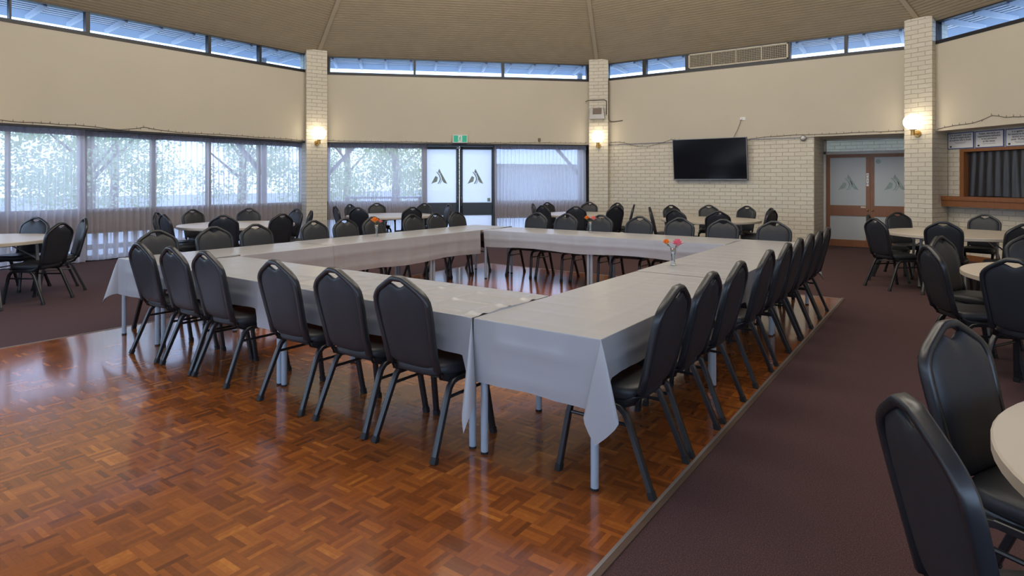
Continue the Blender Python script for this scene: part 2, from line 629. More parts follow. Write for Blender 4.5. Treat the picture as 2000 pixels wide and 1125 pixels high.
struct(mb.build('trim_4', M['alu'], bevel=0.002))

APEX = Z_CEIL + CEIL_SLOPE * RR
def ceil_pt(i, s, q, dz=0):
    """q: plan distance in from the wall"""
    return W(i, s, -q, Z_CEIL + CEIL_SLOPE * q + dz)
for i in range(8):
    mb = MB()
    pitch = 0.064
    k = 0
    q = 0.0
    while q < RR - 0.2:
        q0, q1 = q, min(q + pitch - 0.018, RR - 0.1)
        h0, h1 = HS * (RR - q0) / RR, HS * (RR - q1) / RR
        a, b_, c, d = ceil_pt(i, -h0, q0), ceil_pt(i, h0, q0), ceil_pt(i, h1, q1), ceil_pt(i, -h1, q1)
        up = 0.014
        mb.hexa([a, b_, c, d] + [(p[0], p[1], p[2] + up) for p in (a, b_, c, d)])
        q += pitch
    o = struct(mb.build('ceiling' if i == 0 else 'ceiling.%03d' % i, M['ceil']))
    mb = MB()
    a, b_, c = ceil_pt(i, -HS, 0, 0.018), ceil_pt(i, HS, 0, 0.018), ceil_pt(i, 0, RR, 0.018)
    mb.quad_face([a, b_, c])
    a, b_, c = [(p[0], p[1], p[2] + 0.05) for p in (a, b_, c)]
    mb.quad_face([c, b_, a])
    g = mb.build('ceiling_lining', M['ceil_gap'], parent=o)
    # hip strip
    x, y = oct_pt(i)
    mb = MB()
    mb.tube([(x, y, Z_CEIL), (CX, CY, APEX)], 0.02, prof=[(-0.045, -0.03), (0.045, -0.03), (0.045, 0.012), (-0.045, 0.012)])
    mb.build('hip_strip', M['hip'], parent=o)

# ------------------------------------------------------------------ walls
SIDE = ['windows', 'exit', 'television', 'hatch', 'side', 'rear', 'entry', 'garden']
THICK = [0.5, 0.5, 0.3, 0.45, 0.3, 0.3, 0.3, 0.3]
for i in range(8):
    mb = MB()
    wbox(mb, i, -HS, HS, 0, THICK[i], Z_RAIL, Z_SILL, miter=True)
    struct(mb.build('wall_' + SIDE[i], M['plaster']))
    # outer ceiling cover over the clerestory head
    mb = MB()
    wbox(mb, i, -HS, HS, 0.0, 0.12, 4.395, 4.46, miter=True)
    fr = struct(mb.build('window_%d' % (i + 1), M['dark_frame']))
    mb = MB()
    wbox(mb, i, -HS, HS, -0.012, 0.12, Z_SILL - 0.005, 4.048, miter=True)
    mb.build('window_sill', M['dark_frame'], parent=fr)
    mulls = {0: [(-2.376, -2.349), (-1.314, -1.248), (0.848, 0.907), (1.98, 2.029)],
             1: [(-1.191, -1.135), (0.985, 1.05)],
             2: [(-2.228, -2.134), (-1.162, -1.075), (1.08, 1.127), (2.134, 2.198)],
             3: [(-1.2, -1.14), (1.1, 1.16)]}.get(i, [(-1.2, -1.14), (1.1, 1.16)])
    for s0, s1 in mulls + [(-HS, -HS + 0.3), (HS - 0.28, HS)]:
        mb = MB()
        wbox(mb, i, s0, s1, 0.0, 0.12, 4.045, 4.40)
        mb.build('mullion', M['dark_frame'], parent=fr)
    # the clerestory panes
    cuts = [-HS + 0.3] + [x for m_ in mulls for x in m_] + [HS - 0.28]
    for k in range(0, len(cuts), 2):
        if i == 2 and k == 4:
            continue                       # the vent fills this bay
        mb = MB()
        wbox(mb, i, cuts[k], cuts[k + 1], 0.055, 0.061, 4.045, 4.395)
        mb.build('pane', M['dusty_glass'], parent=fr)

# lower walls behind the camera: a solid one and plain window walls
for i in (4,):
    mb = MB()
    wbox(mb, i, -HS, HS, 0.02, 0.3, 0, Z_RAIL, miter=True)
    struct(mb.build('wall_side_brick', M['brick']))
for i in (5, 6, 7):
    mb = MB()
    wbox(mb, i, -HS, HS, 0.3, 0.42, 0.0, 0.93, miter=True)
    struct(mb.build('wall_%s_spandrel' % SIDE[i], M['spandrel']))
    mb = MB()
    wbox(mb, i, -HS, HS, 0.355, 0.361, 0.93, Z_RAIL)
    struct(mb.build('window_pane', M['glass']))
    for s in (-2.3, -1.15, 0, 1.15, 2.3):
        mb = MB()
        wbox(mb, i, s - 0.05, s + 0.05, 0.3, 0.42, 0.93, Z_RAIL)
        struct(mb.build('window_post', M['dark_frame']))

# pillars at the corners
PILLAR_OFF = {0: -0.06, 1: 0.05, 2: 0.03}
def pillar_frame(k):
    x, y = oct_pt(k)
    e = Vector((x - CX, y - CY, 0)).normalized()
    r = Vector((e.y, -e.x, 0))
    return Vector((x, y, 0)), e, r
for k in range(8):
    c, e, r = pillar_frame(k)
    o_ = PILLAR_OFF.get(k, 0)
    mb = MB()
    l0, l1 = o_ - 0.24, o_ + 0.24
    def q(l, d, z):
        p = c + r * l - e * d
        return (p.x, p.y, z)
    z0, z1 = 0, 4.515
    for (a, b_) in (((l0, 0.25), (l1, 0.25)), ((l1, 0.25), (l1, -0.35)), ((l1, -0.35), (l0, -0.35)), ((l0, -0.35), (l0, 0.25))):
        L = math.hypot(a[0] - b_[0], a[1] - b_[1])
        u0 = 0.0 if L < 0.5 else 0.12
        mb.quad_face([q(*a, z0), q(*b_, z0), q(*b_, z1), q(*a, z1)], [(u0, z0), (u0 + L, z0), (u0 + L, z1), (u0, z1)])
    mb.quad_face([q(l0, 0.25, z1), q(l1, 0.25, z1), q(l1, -0.35, z1), q(l0, -0.35, z1)])
    struct(mb.build('pillar' if k == 0 else 'pillar.%03d' % k, M['brick']))

# ---- wall with the television: flush brick, recess, timber doors
mb = MB()
wbox(mb, 2, -HS, 1.576, 0.02, 0.3, 0, Z_RAIL)
wbox(mb, 2, 1.33, 1.576, 0.3, 1.4, 0, Z_RAIL)
struct(mb.build('wall_television_brick', M['brick']))
mb = MB()
wbox(mb, 2, 3.42, 3.7, 0.3, 1.4, 0, Z_RAIL)
struct(mb.build('wall_recess_side', M['brick']))
mb = MB()
wbox(mb, 2, 1.3, 3.7, 0.28, 1.5, Z_RAIL, Z_RAIL + 0.12)
struct(mb.build('ceiling_recess', M['plaster']))
mb = MB()
wbox(mb, 2, -1.0, 6.0, 3.0, 3.15, 0, 3.4)
struct(mb.build('wall_corridor', M['brick']))
mb = MB()
wbox(mb, 2, -0.4, 5.4, 1.5, 3.0, 2.75, 2.85)
struct(mb.build('ceiling_corridor_shade', M['plaster']))  # unseen ceiling added to keep sky light off the corridor wall
mb = MB()
wbox(mb, 2, 5.2, 5.4, 1.5, 3.0, 0, 2.75)
wbox(mb, 2, -0.4, -0.3, 1.5, 3.0, 0, 2.2)
struct(mb.build('wall_corridor_shade', M['brick']))  # end walls added out of view to darken what the transom shows
mb = MB()
wbox(mb, 2, -HS, 1.576, -0.004, 0.02, Z_RAIL - 0.014, Z_RAIL + 0.004)
struct(mb.build('trim_5', M['alu']))
D = 1.24
mb = MB()
for s0, s1, z0, z1 in ((1.571, 1.622, 0, 2.374), (3.37, 3.42, 0, 2.374), (1.571, 3.42, 2.045, 2.105), (1.571, 3.42, 2.345, 2.374)):
    wbox(mb, 2, s0, s1, D - 0.02, D + 0.1, z0, z1)
fr = struct(mb.build('door_frame', M['white_paint']))
mb = MB()
wbox(mb, 2, 1.62, 3.37, D + 0.03, D + 0.036, 2.105, 2.345)
mb.build('transom_pane', M['glass'], parent=fr)
def timber_door(name, s0, s1, hinge):
    root = empty(name)
    struct(root)
    a = 0.075
    for nm, x0, x1, z0, z1 in (('door_stile', s0, s0 + a, 0.012, 2.04), ('door_stile', s1 - a, s1, 0.012, 2.04), ('door_rail', s0 + a, s1 - a, 1.965, 2.04),
                               ('door_rail', s0 + a, s1 - a, 0.685, 0.915), ('door_rail', s0 + a, s1 - a, 0.012, 0.16)):
        mb = MB()
        wbox(mb, 2, x0, x1, D, D + 0.045, z0, z1)
        mb.build(nm, M['redwood'], parent=root)
    for z0, z1 in ((0.16, 0.685), (0.915, 1.965)):
        mb = MB()
        wbox(mb, 2, s0 + a, s1 - a, D + 0.018, D + 0.026, z0, z1)
        mb.build('frosted_pane', M['frost_grey'], parent=root)
    # mountain-shaped etched mark
    mk = MB()
    cs, cz, w, h = (s0 + s1) / 2 + 0.01, 1.42, 0.40, 0.34
    mark_shape(mk, 2, cs, D + 0.0165, cz, w, h)
    mk.build('etched_mark', M['mark'], parent=root)
    ks = s1 - 0.045 if hinge < 0 else s0 + 0.045
    mb = MB()
    mtx = wmat(2, ks, D, 0.82)
    mb.lathe([(0.0, -0.045), (0.014, -0.044), (0.02, -0.03), (0.008, -0.015), (0.018, 0.0)], 12)
    for v_i, p in enumerate(mb.v):
        q_ = mtx @ Vector((p[0], p[1], -p[2]))
        mb.v[v_i] = tuple(q_)
    mb.build('door_knob', M['brass'], parent=root, smooth=True)
    return root
def mark_shape(mk, i, cs, d, cz, w, h):
    """a triangle peak split by a double swoosh"""
    def P(a, b):
        return W(i, cs + (a - 0.5) * w, d, cz - h / 2 + b * h)
    def strip(left, right):
        for k in range(len(left) - 1):
            mk.quad_face([P(*left[k]), P(*right[k]), P(*right[k + 1]), P(*left[k + 1])])
    def sw(t, off):
        return (0.30 + off + 0.26 * math.sin(t * 2.6) - 0.05 * t, 0.78 - 0.78 * t)
    n = 8
    # left foot of the mountain
    mk.quad_face([P(0.0, 0.0), P(0.36, 0.14), P(0.42, 0.42), P(0.27, 0.52)])
    # two swooshes
    for o0, o1 in ((0.0, 0.075), (0.12, 0.165)):
        strip([sw(k / n, o0) for k in range(n + 1)], [sw(k / n, o1 * (1 if k < n else 1)) for k in range(n + 1)])
    # right slope from the summit
    strip([(0.50, 1.0), (0.42, 0.80), (0.56, 0.70), (0.72, 0.16), (0.80, 0.06)], [(0.50, 1.0), (0.585, 0.82), (0.665, 0.66), (0.90, 0.20), (1.0, 0.0)])
d3 = timber_door('door_3', 1.626, 2.474, -1)
d4 = timber_door('door_4', 2.478, 3.366, 1)
# push plate, small plate, round sticker
mb = MB()
wbox(mb, 2, 2.408, 2.452, D - 0.004, D, 1.34, 1.62)
pp = mb.build('push_plate', M['white_sign'], parent=d3)
for k, ch in enumerate('PUSH'):
    text(ch, 0.05, wmat(2, 2.43, D - 0.0045, 1.575 - 0.062 * k), M['ink'], parent=pp)
mb = MB()
wbox(mb, 2, 2.30, 2.395, D - 0.003, D, 0.865, 0.90)
mb.build('name_plate', M['vent'], parent=d3)
mb = MB()
mtx = wmat(2, 2.63, D + 0.012, 1.87)
ring = [tuple(mtx @ Vector((0.05 * math.cos(2 * PI * k / 20), 0.05 * math.sin(2 * PI * k / 20), 0.003))) for k in range(20)]
mb.quad_face(ring)
mb.build('round_sticker', M['mark'], parent=d4)

# ---- hatch wall
SD = 0.45
mb = MB()
for s0, s1, z0, z1 in ((-3.7, -3.08, 0, Z_RAIL), (-3.08, -0.85, 2.04, Z_RAIL), (-3.08, -0.85, 0, 1.05), (-0.85, 3.7, 0, Z_RAIL)):
    wbox(mb, 3, s0, s1, SD, SD + 0.25, z0, z1)
struct(mb.build('wall_hatch_brick', M['brick']))
mb = MB()
wbox(mb, 3, -3.1, -0.8, SD + 0.25, SD + 0.3, 1.0, 2.1)
struct(mb.build('wall_hatch_light_block', M['spandrel']))  # unseen panel added to stop outside light leaking past the drape
mb = MB()
wbox(mb, 3, -3.7, 3.7, SD - 0.02, SD, 0, 0.10)
struct(mb.build('baseboard_hatch', M['redwood']))
mb = MB()
for s0, s1, z0, z1 in ((-3.08, -2.995, 1.17, 2.04), (-0.94, -0.85, 1.17, 2.04), (-2.995, -0.94, 1.985, 2.04)):
    wbox(mb, 3, s0, s1, SD - 0.03, SD + 0.2, z0, z1)
hf = struct(mb.build('window_9', M['redwood'], bevel=0.004))
mb = MB()
wbox(mb, 3, -3.28, -0.65, SD - 0.27, SD + 0.2, 1.10, 1.17)
wbox(mb, 3, -3.26, -0.67, SD - 0.25, SD, 0.985, 1.10)
tag(mb.build('serving_shelf', M['redwood'], bevel=0.004), 'deep red-brown timber ledge below the curtained serving hatch', 'shelf')
# black drape
def pleats(mb, i, s0, s1, d, z0, z1, pitch, amp, nz=6, irregular=0.35, seed=1, flare=0.0, pinch=0.35):
    rnd = random.Random(seed)
    n = max(6, int((s1 - s0) / pitch * 8))
    rows = []
    ph = [rnd.uniform(0, 6.28) for _ in range(6)]
    for k in range(nz + 1):
        t = k / nz
        row = []
        for j in range(n + 1):
            s = s0 + (s1 - s0) * j / n
            x = s / pitch * 2 * PI
            drift = irregular * t * (math.sin(s * 3.1 + ph[0]) + 0.7 * math.sin(s * 7.3 + ph[1]))
            a = amp * (pinch + (1 - pinch) * min(1, t * 2.2)) * (0.75 + 0.35 * math.sin(s * 4.7 + ph[2]) * t)
            yy = a * (math.sin(x + drift * 2) + 0.25 * math.sin(2 * x + ph[3] + 3 * t))
            hem = 0.006 * math.sin(s * 9 + ph[4]) if k == nz else 0
            row.append(W(i, s + 0.02 * t * math.sin(s * 5 + ph[5]), d + yy + flare * t, z1 + (z0 - z1) * t + hem))
        rows.append(row)
    mb.grid(rows)
mb = MB()
pleats(mb, 3, -2.99, -0.945, SD + 0.05, 1.182, 1.975, 0.15, 0.028, 8, 0.5, 5, pinch=0.5)
tag(mb.build('hatch_curtain', M['black_drape'], smooth=True), 'black satin curtain drawn across the timber-framed serving hatch', 'curtain')

def notice(s0, s1, z0, z1, lines, small, label):
    root = empty('notice_sign', W(3, (s0 + s1) / 2, SD, (z0 + z1) / 2))
    tag(root, label, 'sign', 'liquor notices over the serving hatch')
    inv = Matrix.Translation(root.location).inverted()
    mb = MB()
    wbox(mb, 3, s0, s1, SD - 0.012, SD - 0.001, z0, z1)
    b = mb.build('border', M['sign_blue'], parent=root)
    mb = MB()
    wbox(mb, 3, s0 + 0.016, s1 - 0.016, SD - 0.014, SD - 0.011, z0 + 0.016, z1 - 0.016)
    f = mb.build('face', M['white_sign'], parent=root)
    parts = [b, f]
    mid = (s0 + s1) / 2
    z = z1 - 0.05
    for k, (ln, sz) in enumerate(lines):
        parts.append(text(ln, sz, wmat(3, mid, SD - 0.0145, z), M['ink'], parent=root, squeeze=0.9))
        z -= sz * 0.95
    mb = MB()
    for k in range(small):
        ww = 0.12 - 0.02 * (k % 2)
        wbox(mb, 3, mid - ww, mid + ww, SD - 0.0155, SD - 0.0145, z - 0.02 * k, z - 0.02 * k + 0.005)
    wbox(mb, 3, s0 + 0.05, s0 + 0.09, SD - 0.0155, SD - 0.0145, z0 + 0.03, z0 + 0.06)
    parts.append(mb.build('emblem', M['ink'], parent=root))
    for p in parts:
        p.data.transform(inv)
notice(-3.352, -2.808, 2.048, 2.35, [('IT IS AGAINST THE LAW', 0.046), ('to sell or supply alcohol', 0.048), ('to a person who is drunk.', 0.048)], 2, 'white blue-edged notice headed IT IS AGAINST THE LAW above the hatch')
notice(-2.782, -2.240, 2.042, 2.344, [('Violent, disorderly and', 0.048), ('argumentative behaviour', 0.048), ('is not permitted', 0.048), ('at this venue.', 0.048)], 1, 'white blue-edged notice ending with the words at this venue')
notice(-2.211, -1.65, 2.038, 2.34, [('It is against the law', 0.048), ('for anyone to sell or supply', 0.046), ('alcohol to a person', 0.046), ('under 18 years of age', 0.046)], 2, 'white blue-edged notice about under 18 years, cut by the photo edge')
mb = MB()
wbox(mb, 3, -3.58, -3.50, SD - 0.03, SD, 1.20, 1.28)
wbox(mb, 3, -3.56, -3.52, SD - 0.06, SD - 0.03, 1.22, 1.25)
tag(mb.build('power_point', M['white_sign'], bevel=0.004), 'small cream power point on the brick beside the hatch', 'socket')

# ---- window wall and exit wall (lower part)
def window_wall(i, posts, name, glass_bays, s_lim=(-HS, HS)):
    mb = MB()
    for s0, s1 in posts:
        wbox(mb, i, s0, s1, 0.40, 0.48, 0, 2.40)
    a, b_ = s_lim
    for z0, z1 in ((0, 0.06), (0.86, 0.95), (0.50, 0.56), (2.27, 2.40)):
        for s0, s1 in glass_bays:
            wbox(mb, i, s0, s1, 0.40, 0.48, z0, z1)
    fr = struct(mb.build(name, M['dark_frame']))
    for s0, s1 in glass_bays:
        mb = MB()
        wbox(mb, i, s0, s1, 0.42, 0.46, 0.56, 0.86)
        mb.build('window_panel', M['spandrel'], parent=fr)
        for z0, z1 in ((0.06, 0.50), (0.95, 2.27)):
            mb = MB()
            wbox(mb, i, s0, s1, 0.435, 0.441, z0, z1)
            mb.build('pane', M['glass'], parent=fr)
    return fr
window_wall(0, [(-3.6, -3.3), (-2.313, -2.252), (-1.255, -1.151), (-0.066, 0.019), (1.033, 1.12), (2.2, 2.25), (3.30, 3.6)], 'window_10',
            [(-3.3, -2.313), (-2.252, -1.255), (-1.151, -0.066), (0.019, 1.033), (1.12, 2.2), (2.25, 3.30)])
window_wall(1, [(-3.6, -3.30), (-0.99, -0.91), (0.83, 0.91), (3.2, 3.6)], 'window_11', [(-3.30, -0.99), (0.91, 3.2)])

# frosted double doors
DD = 0.30
mb = MB()
for s0, s1, z0, z1 in ((-0.91, -0.895, 0, 2.36), (0.80, 0.845, 0, 2.36), (-0.91, 0.845, 2.325, 2.374)):
    wbox(mb, 1, s0, s1, DD - 0.03, DD + 0.12, z0, z1)
struct(mb.build('door_frame.001', M['door_frame']))
def frosted_door(name, s0, s1, side):
    root = empty(name)
    struct(root)
    mb = MB()
    a = 0.03 if side < 0 else 0.075
    b_ = 0.075 if side < 0 else 0.03
    for x0, x1, z0, z1 in ((s0, s0 + a, 0.01, 2.32), (s1 - b_, s1, 0.01, 2.32), (s0, s1, 2.245, 2.32), (s0, s1, 0.59, 0.905), (s0, s1, 0.01, 0.10)):
        wbox(mb, 1, x0, x1, DD, DD + 0.045, z0, z1)
    mb.build('door_leaf', M['door_frame'], parent=root)
    for z0, z1 in ((0.10, 0.59), (0.905, 2.245)):
        mb = MB()
        wbox(mb, 1, s0 + a, s1 - b_, DD + 0.018, DD + 0.026, z0, z1)
        mb.build('frosted_pane', M['frosted'], parent=root)
    mk = MB()
    mark_shape(mk, 1, (s0 + s1) / 2 + (-0.08 if side < 0 else -0.02), DD + 0.0165, 1.57, 0.40, 0.38)
    mk.build('etched_mark', M['mark'], parent=root)
    ks = s1 - 0.04 if side < 0 else s0 + 0.04
    mb = MB()
    wbox(mb, 1, ks - 0.03, ks + 0.03, DD - 0.012, DD, 0.80, 1.08)
    hd = mb.build('lock_plate', M['dark_frame'], parent=root)
    mb = MB()
    p0, p1 = W(1, ks, DD - 0.05, 0.83), W(1, ks, DD - 0.05, 1.05)
    mb.tube([W(1, ks, DD - 0.005, 0.83), p0, p1, W(1, ks, DD - 0.005, 1.05)], 0.011, 8)
    mb.build('pull_handle', M['steel'], parent=hd, smooth=True)
    return root
fd1 = frosted_door('door_1', -0.893, -0.052, -1)
fd2 = frosted_door('door_2', -0.042, 0.798, 1)
mb = MB()
wbox(mb, 1, 0.66, 0.735, DD + 0.010, DD + 0.0175, 0.93, 1.02)
mb.build('small_sticker', M['mark'], parent=fd2)
mb = MB()
wbox(mb, 1, -0.12, -0.02, DD - 0.045, DD - 0.002, 2.255, 2.30)
mb.build('door_closer', M['steel'], parent=fd1)

# curtain tracks and curtains
for k, (i, s0, s1) in enumerate(((0, -HS, 3.34), (1, -3.25, 3.22))):
    mb = MB()
    wbox(mb, i, s0, s1, 0.0, 0.03, Z_RAIL - 0.034, Z_RAIL + 0.003)
    struct(mb.build('trim_%d' % (6 + k), M['dark_frame']))
def curtain(i, s0, s1, label, seed, pitch, dd=0.22):
    root = empty('sheer_curtain', W(i, (s0 + s1) / 2, 0.2, 0.02))
    tag(root, label, 'curtain')
    inv = Matrix.Translation(root.location).inverted()
    mb = MB()
    pleats(mb, i, s0, s1, dd, 0.025, 2.30, pitch, 0.034, 9, 0.55, seed, flare=0.02)
    a = mb.build('drape', M['sheer'], parent=root, smooth=True)
    mb = MB()
    pleats(mb, i, s0, s1, dd - 0.005, 2.25, 2.35, pitch, 0.016, 2, 0.1, seed, pinch=0.8)
    b_ = mb.build('pleated_header', M['sheer_head'], parent=root, smooth=True)
    for p in (a, b_):
        p.data.transform(inv)
curtain(0, -3.44, -1.255, 'sheer mauve-grey curtain on the long window wall beside the photo edge', 3, 0.112)
curtain(0, -1.34, 3.34, 'wide sheer mauve-grey curtain reaching the brick pillar with the globe lamp', 4, 0.112, 0.315)
curtain(1, -3.24, -0.86, 'sheer curtain between the brick pillar and the frosted double doors, before an outdoor table', 5, 0.098)
curtain(1, 0.83, 3.21, 'sheer curtain between the frosted double doors and the pillar with the heater', 6, 0.098)

# ------------------------------------------------------------------ fittings on the walls
# television
root = empty('television', W(2, -0.56, 0, 1.475))
tag(root, 'large black flat television with thin silver edge mounted on the brick wall', 'television')
n2, r2 = wdir(2)
inv = Matrix.Translation(root.location).inverted()
tilt = 0.10
def tvp(s, z, d):
    t = (z - 1.475) / 0.94
    return W(2, s, -0.10 - tilt * t + d, z)
def tvbox(mb, s0, s1, z0, z1, d0, d1):
    mb.hexa([tvp(s0, z0, d0), tvp(s1, z0, d0), tvp(s1, z0, d1), tvp(s0, z0, d1), tvp(s0, z1, d0), tvp(s1, z1, d0), tvp(s1, z1, d1), tvp(s0, z1, d1)])
T0, T1, Z0, Z1 = -1.395, 0.278, 1.475, 2.413
mb = MB()
tvbox(mb, T0, T1, Z0, Z1, 0.0, 0.045)
p1_ = mb.build('cabinet', M['dark_frame'], parent=root)
mb = MB()
for a in ((T0, T0 + 0.012, Z0, Z1), (T1 - 0.012, T1, Z0, Z1), (T0, T1, Z1 - 0.012, Z1), (T0, T1, Z0, Z0 + 0.022)):
    tvbox(mb, *a, -0.006, 0.002)
p2_ = mb.build('bezel', M['silver'], parent=root)
mb = MB()
tvbox(mb, T0 + 0.012, T1 - 0.012, Z0 + 0.022, Z1 - 0.012, -0.003, 0.003)
p3_ = mb.build('screen', M['tv_screen'], parent=root)
mb = MB()
wbox(mb, 2, -0.75, -0.35, -0.115, 0.018, 1.9, 2.3)
p4_ = mb.build('wall_bracket', M['dark_frame'], parent=root)
mb = MB()
tvbox(mb, -0.58, -0.54, Z0 - 0.014, Z0, -0.006, 0.01)
p5_ = mb.build('power_light', M['silver'], parent=root)
for p in (p1_, p2_, p3_, p4_, p5_):
    p.data.transform(inv)
# power outlet and cord above it
root = empty('wall_outlet', W(2, 0.148, 0, 2.83))
tag(root, 'white wall outlet with plug and hanging cord above the television', 'socket')
inv = Matrix.Translation(root.location).inverted()
mb = MB()
wbox(mb, 2, 0.09, 0.205, -0.012, 0.0, 2.795, 2.865)
a = mb.build('plate', M['white_sign'], parent=root, bevel=0.003)
mb = MB()
wbox(mb, 2, 0.10, 0.135, -0.05, -0.012, 2.805, 2.84)
b_ = mb.build('plug', M['white_sign'], parent=root, bevel=0.004)
for p in (a, b_):
    p.data.transform(inv)
mb = MB()
mb.tube([W(2, 0.115, -0.045, 2.81), W(2, 0.09, -0.03, 2.72), W(2, 0.03, -0.03, 2.57), W(2, -0.03, -0.06, 2.44), W(2, -0.05, -0.09, 2.36)], 0.005, 6)
cd_ = mb.build('power_cord', M['wire'], parent=root, smooth=True)
cd_['label'] = 'thin dark hanging cord'
cd_.data.transform(inv)
# small camera by the recess
root = empty('security_camera', W(2, 1.376, 0, 2.35))
tag(root, 'small white dome camera at the top of the brick by the door recess', 'camera')
mb = MB()
mtx = Matrix.Translation(-Vector(root.location)) @ wmat(2, 1.376, -0.01, 2.35)
mb.lathe([(0.0, 0.09), (0.025, 0.085), (0.04, 0.06), (0.045, 0.03), (0.045, 0.0)], 14)
mb.v = [tuple(mtx @ Vector(p)) for p in mb.v]
mb.build('housing', M['white_sign'], parent=root, smooth=True)
mb = MB()
mb.lathe([(0.06, 0.0), (0.06, 0.012), (0.0, 0.012)], 14)
mb.v = [tuple(mtx @ Vector(p)) for p in mb.v]
mb.build('base_ring', M['steel'], parent=root, smooth=True)

# vent grille
root = empty('vent_grille', W(2, 0, 0, 4.06))
tag(root, 'long cream egg-crate air vent between the high windows over the television', 'vent')
inv = Matrix.Translation(root.location).inverted()
mb = MB()
S0, S1, G0, G1 = -1.075, 1.08, 4.06, 4.395
for a in ((S0, S1, G0, G0 + 0.022), (S0, S1, G1 - 0.022, G1), (S0, S0 + 0.025, G0, G1), (S1 - 0.025, S1, G0, G1)) + tuple((S0 + (S1 - S0) * k / 4 - 0.008, S0 + (S1 - S0) * k / 4 + 0.008, G0, G1) for k in (1, 2, 3)):
    wbox(mb, 2, a[0], a[1], -0.02, 0.05, a[2], a[3])
p1_ = mb.build('vent_frame', M['vent'], parent=root)
mb = MB()
n = 60
for k in range(1, n):
    s = S0 + (S1 - S0) * k / n
    wbox(mb, 2, s - 0.0032, s + 0.0032, -0.008, 0.03, G0 + 0.02, G1 - 0.02)
for k in range(1, 9):
    z = G0 + (G1 - G0) * k / 9
    wbox(mb, 2, S0 + 0.02, S1 - 0.02, -0.008, 0.03, z - 0.0032, z + 0.0032)
p2_ = mb.build('egg_crate', M['vent'], parent=root)
mb = MB()
wbox(mb, 2, S0, S1, 0.06, 0.09, G0, G1)
p3_ = mb.build('duct_back', M['ceil_gap'], parent=root)
for p in (p1_, p2_, p3_):
    p.data.transform(inv)

# exit sign
root = empty('exit_sign', W(1, -0.062, 0, 2.385))
tag(root, 'green running-man exit sign above the frosted double doors', 'sign')
inv = Matrix.Translation(root.location).inverted()
ps = []
mb = MB()
wbox(mb, 1, -0.239, 0.114, -0.10, -0.03, 2.39, 2.58)
ps.append(mb.build('sign_case', M['white_sign'], parent=root, bevel=0.006))
mb = MB()
wbox(mb, 1, -0.16, 0.04, -0.03, 0.0, 2.48, 2.55)
ps.append(mb.build('mounting_bracket', M['white_sign'], parent=root))
mb = MB()
wbox(mb, 1, -0.222, 0.10, -0.103, -0.099, 2.404, 2.566)
ps.append(mb.build('green_face', M['exit_green'], parent=root))
mb = MB()
wbox(mb, 1, -0.112, -0.012, -0.1045, -0.1025, 2.404, 2.566)
ps.append(mb.build('doorway_symbol', M['white_sign'], parent=root))
mb = MB()
def sp(a, b_):
    return W(1, -0.062 + a, -0.1055, 2.485 + b_)
def limb(a, b_, w):
    a, b_ = Vector(a), Vector(b_)
    t = (b_ - a).normalized()
    nn = Vector((-t.y, t.x)) * w / 2
    mb.quad_face([sp(*(a + nn)), sp(*(b_ + nn)), sp(*(b_ - nn)), sp(*(a - nn))])
mb.quad_face([sp(0.008 + 0.012 * math.cos(k * PI / 5), 0.055 + 0.012 * math.sin(k * PI / 5)) for k in range(10)])
for a, b_, w in (((0.0, 0.038), (-0.008, -0.01), 0.024), ((-0.008, -0.01), (0.018, -0.03), 0.014), ((0.018, -0.03), (0.012, -0.065), 0.013), ((-0.008, -0.01), (-0.02, -0.04), 0.014),
                 ((-0.02, -0.04), (-0.045, -0.05), 0.012), ((0.0, 0.034), (0.03, 0.012), 0.010), ((0.0, 0.034), (-0.032, 0.015), 0.010)):
    limb(a, b_, w)
ps.append(mb.build('running_figure', M['exit_green'], parent=root))
for p in ps:
    p.data.transform(inv)
mb = MB()
wbox(mb, 1, 1.905, 1.965, -0.05, 0.0, 2.452, 2.525)
tag(mb.build('motion_sensor', M['spandrel'], bevel=0.006), 'small brown sensor box on the ledge over the sheer curtain', 'sensor')

# globe lamps on pillars
def globe(k, label):
    c, e, r = pillar_frame(k)
    o_ = PILLAR_OFF.get(k, 0)
    base = c + r * (o_ + 0.0) - e * 0.25
    root = empty('globe_wall_lamp', (base.x, base.y, 2.36))
    tag(root, label, 'lamp', 'globe lamps on the brick pillars')
    rot = Matrix((r, -e, Vector((0, 0, 1)))).transposed()   # local x right, y into room, z up
    def put(mb):
        mb.v = [tuple(rot @ Vector(p)) for p in mb.v]
        return mb
    mb = MB()
    n_ = 14
    mb.lathe([(0.158 * math.sin(PI * t / n_), 0.19 - 0.150 * math.cos(PI * t / n_)) for t in range(n_ + 1)], 28, (0, 0.19, 0))
    put(mb).build('opal_globe', M['globe'], parent=root, smooth=True)
    mb = MB()
    mb.lathe([(0.0, 0.05), (0.065, 0.05), (0.065, 0.04), (0.035, 0.035), (0.035, -0.06), (0.0, -0.062)], 18, (0, 0.19, 0))
    put(mb).build('fitter', M['brass'], parent=root, smooth='angle')
    mb = MB()
    mb.tube([(0, 0.0, -0.02), (0, 0.19, -0.02)], 0.016, 10)
    put(mb).build('arm', M['brass'], parent=root, smooth='angle')
    mb = MB()
    mb.tube([(0, 0.0, -0.02), (0, 0.022, -0.02)], 0.06, 18)
    mb.tube([(0, 0.02, -0.055), (0, 0.02, -0.085)], 0.015, 8)
    put(mb).build('wall_plate', M['brass'], parent=root, smooth='angle')
globe(0, 'glowing white globe lamp on the pillar between the two curtained walls')
globe(1, 'glowing white globe lamp on the pillar below the small heater')
globe(2, 'glowing white globe lamp on the pillar beside the timber doors')
for k in (3, 4, 5, 6, 7):
    globe(k, 'glowing white globe lamp on a pillar behind the camera')

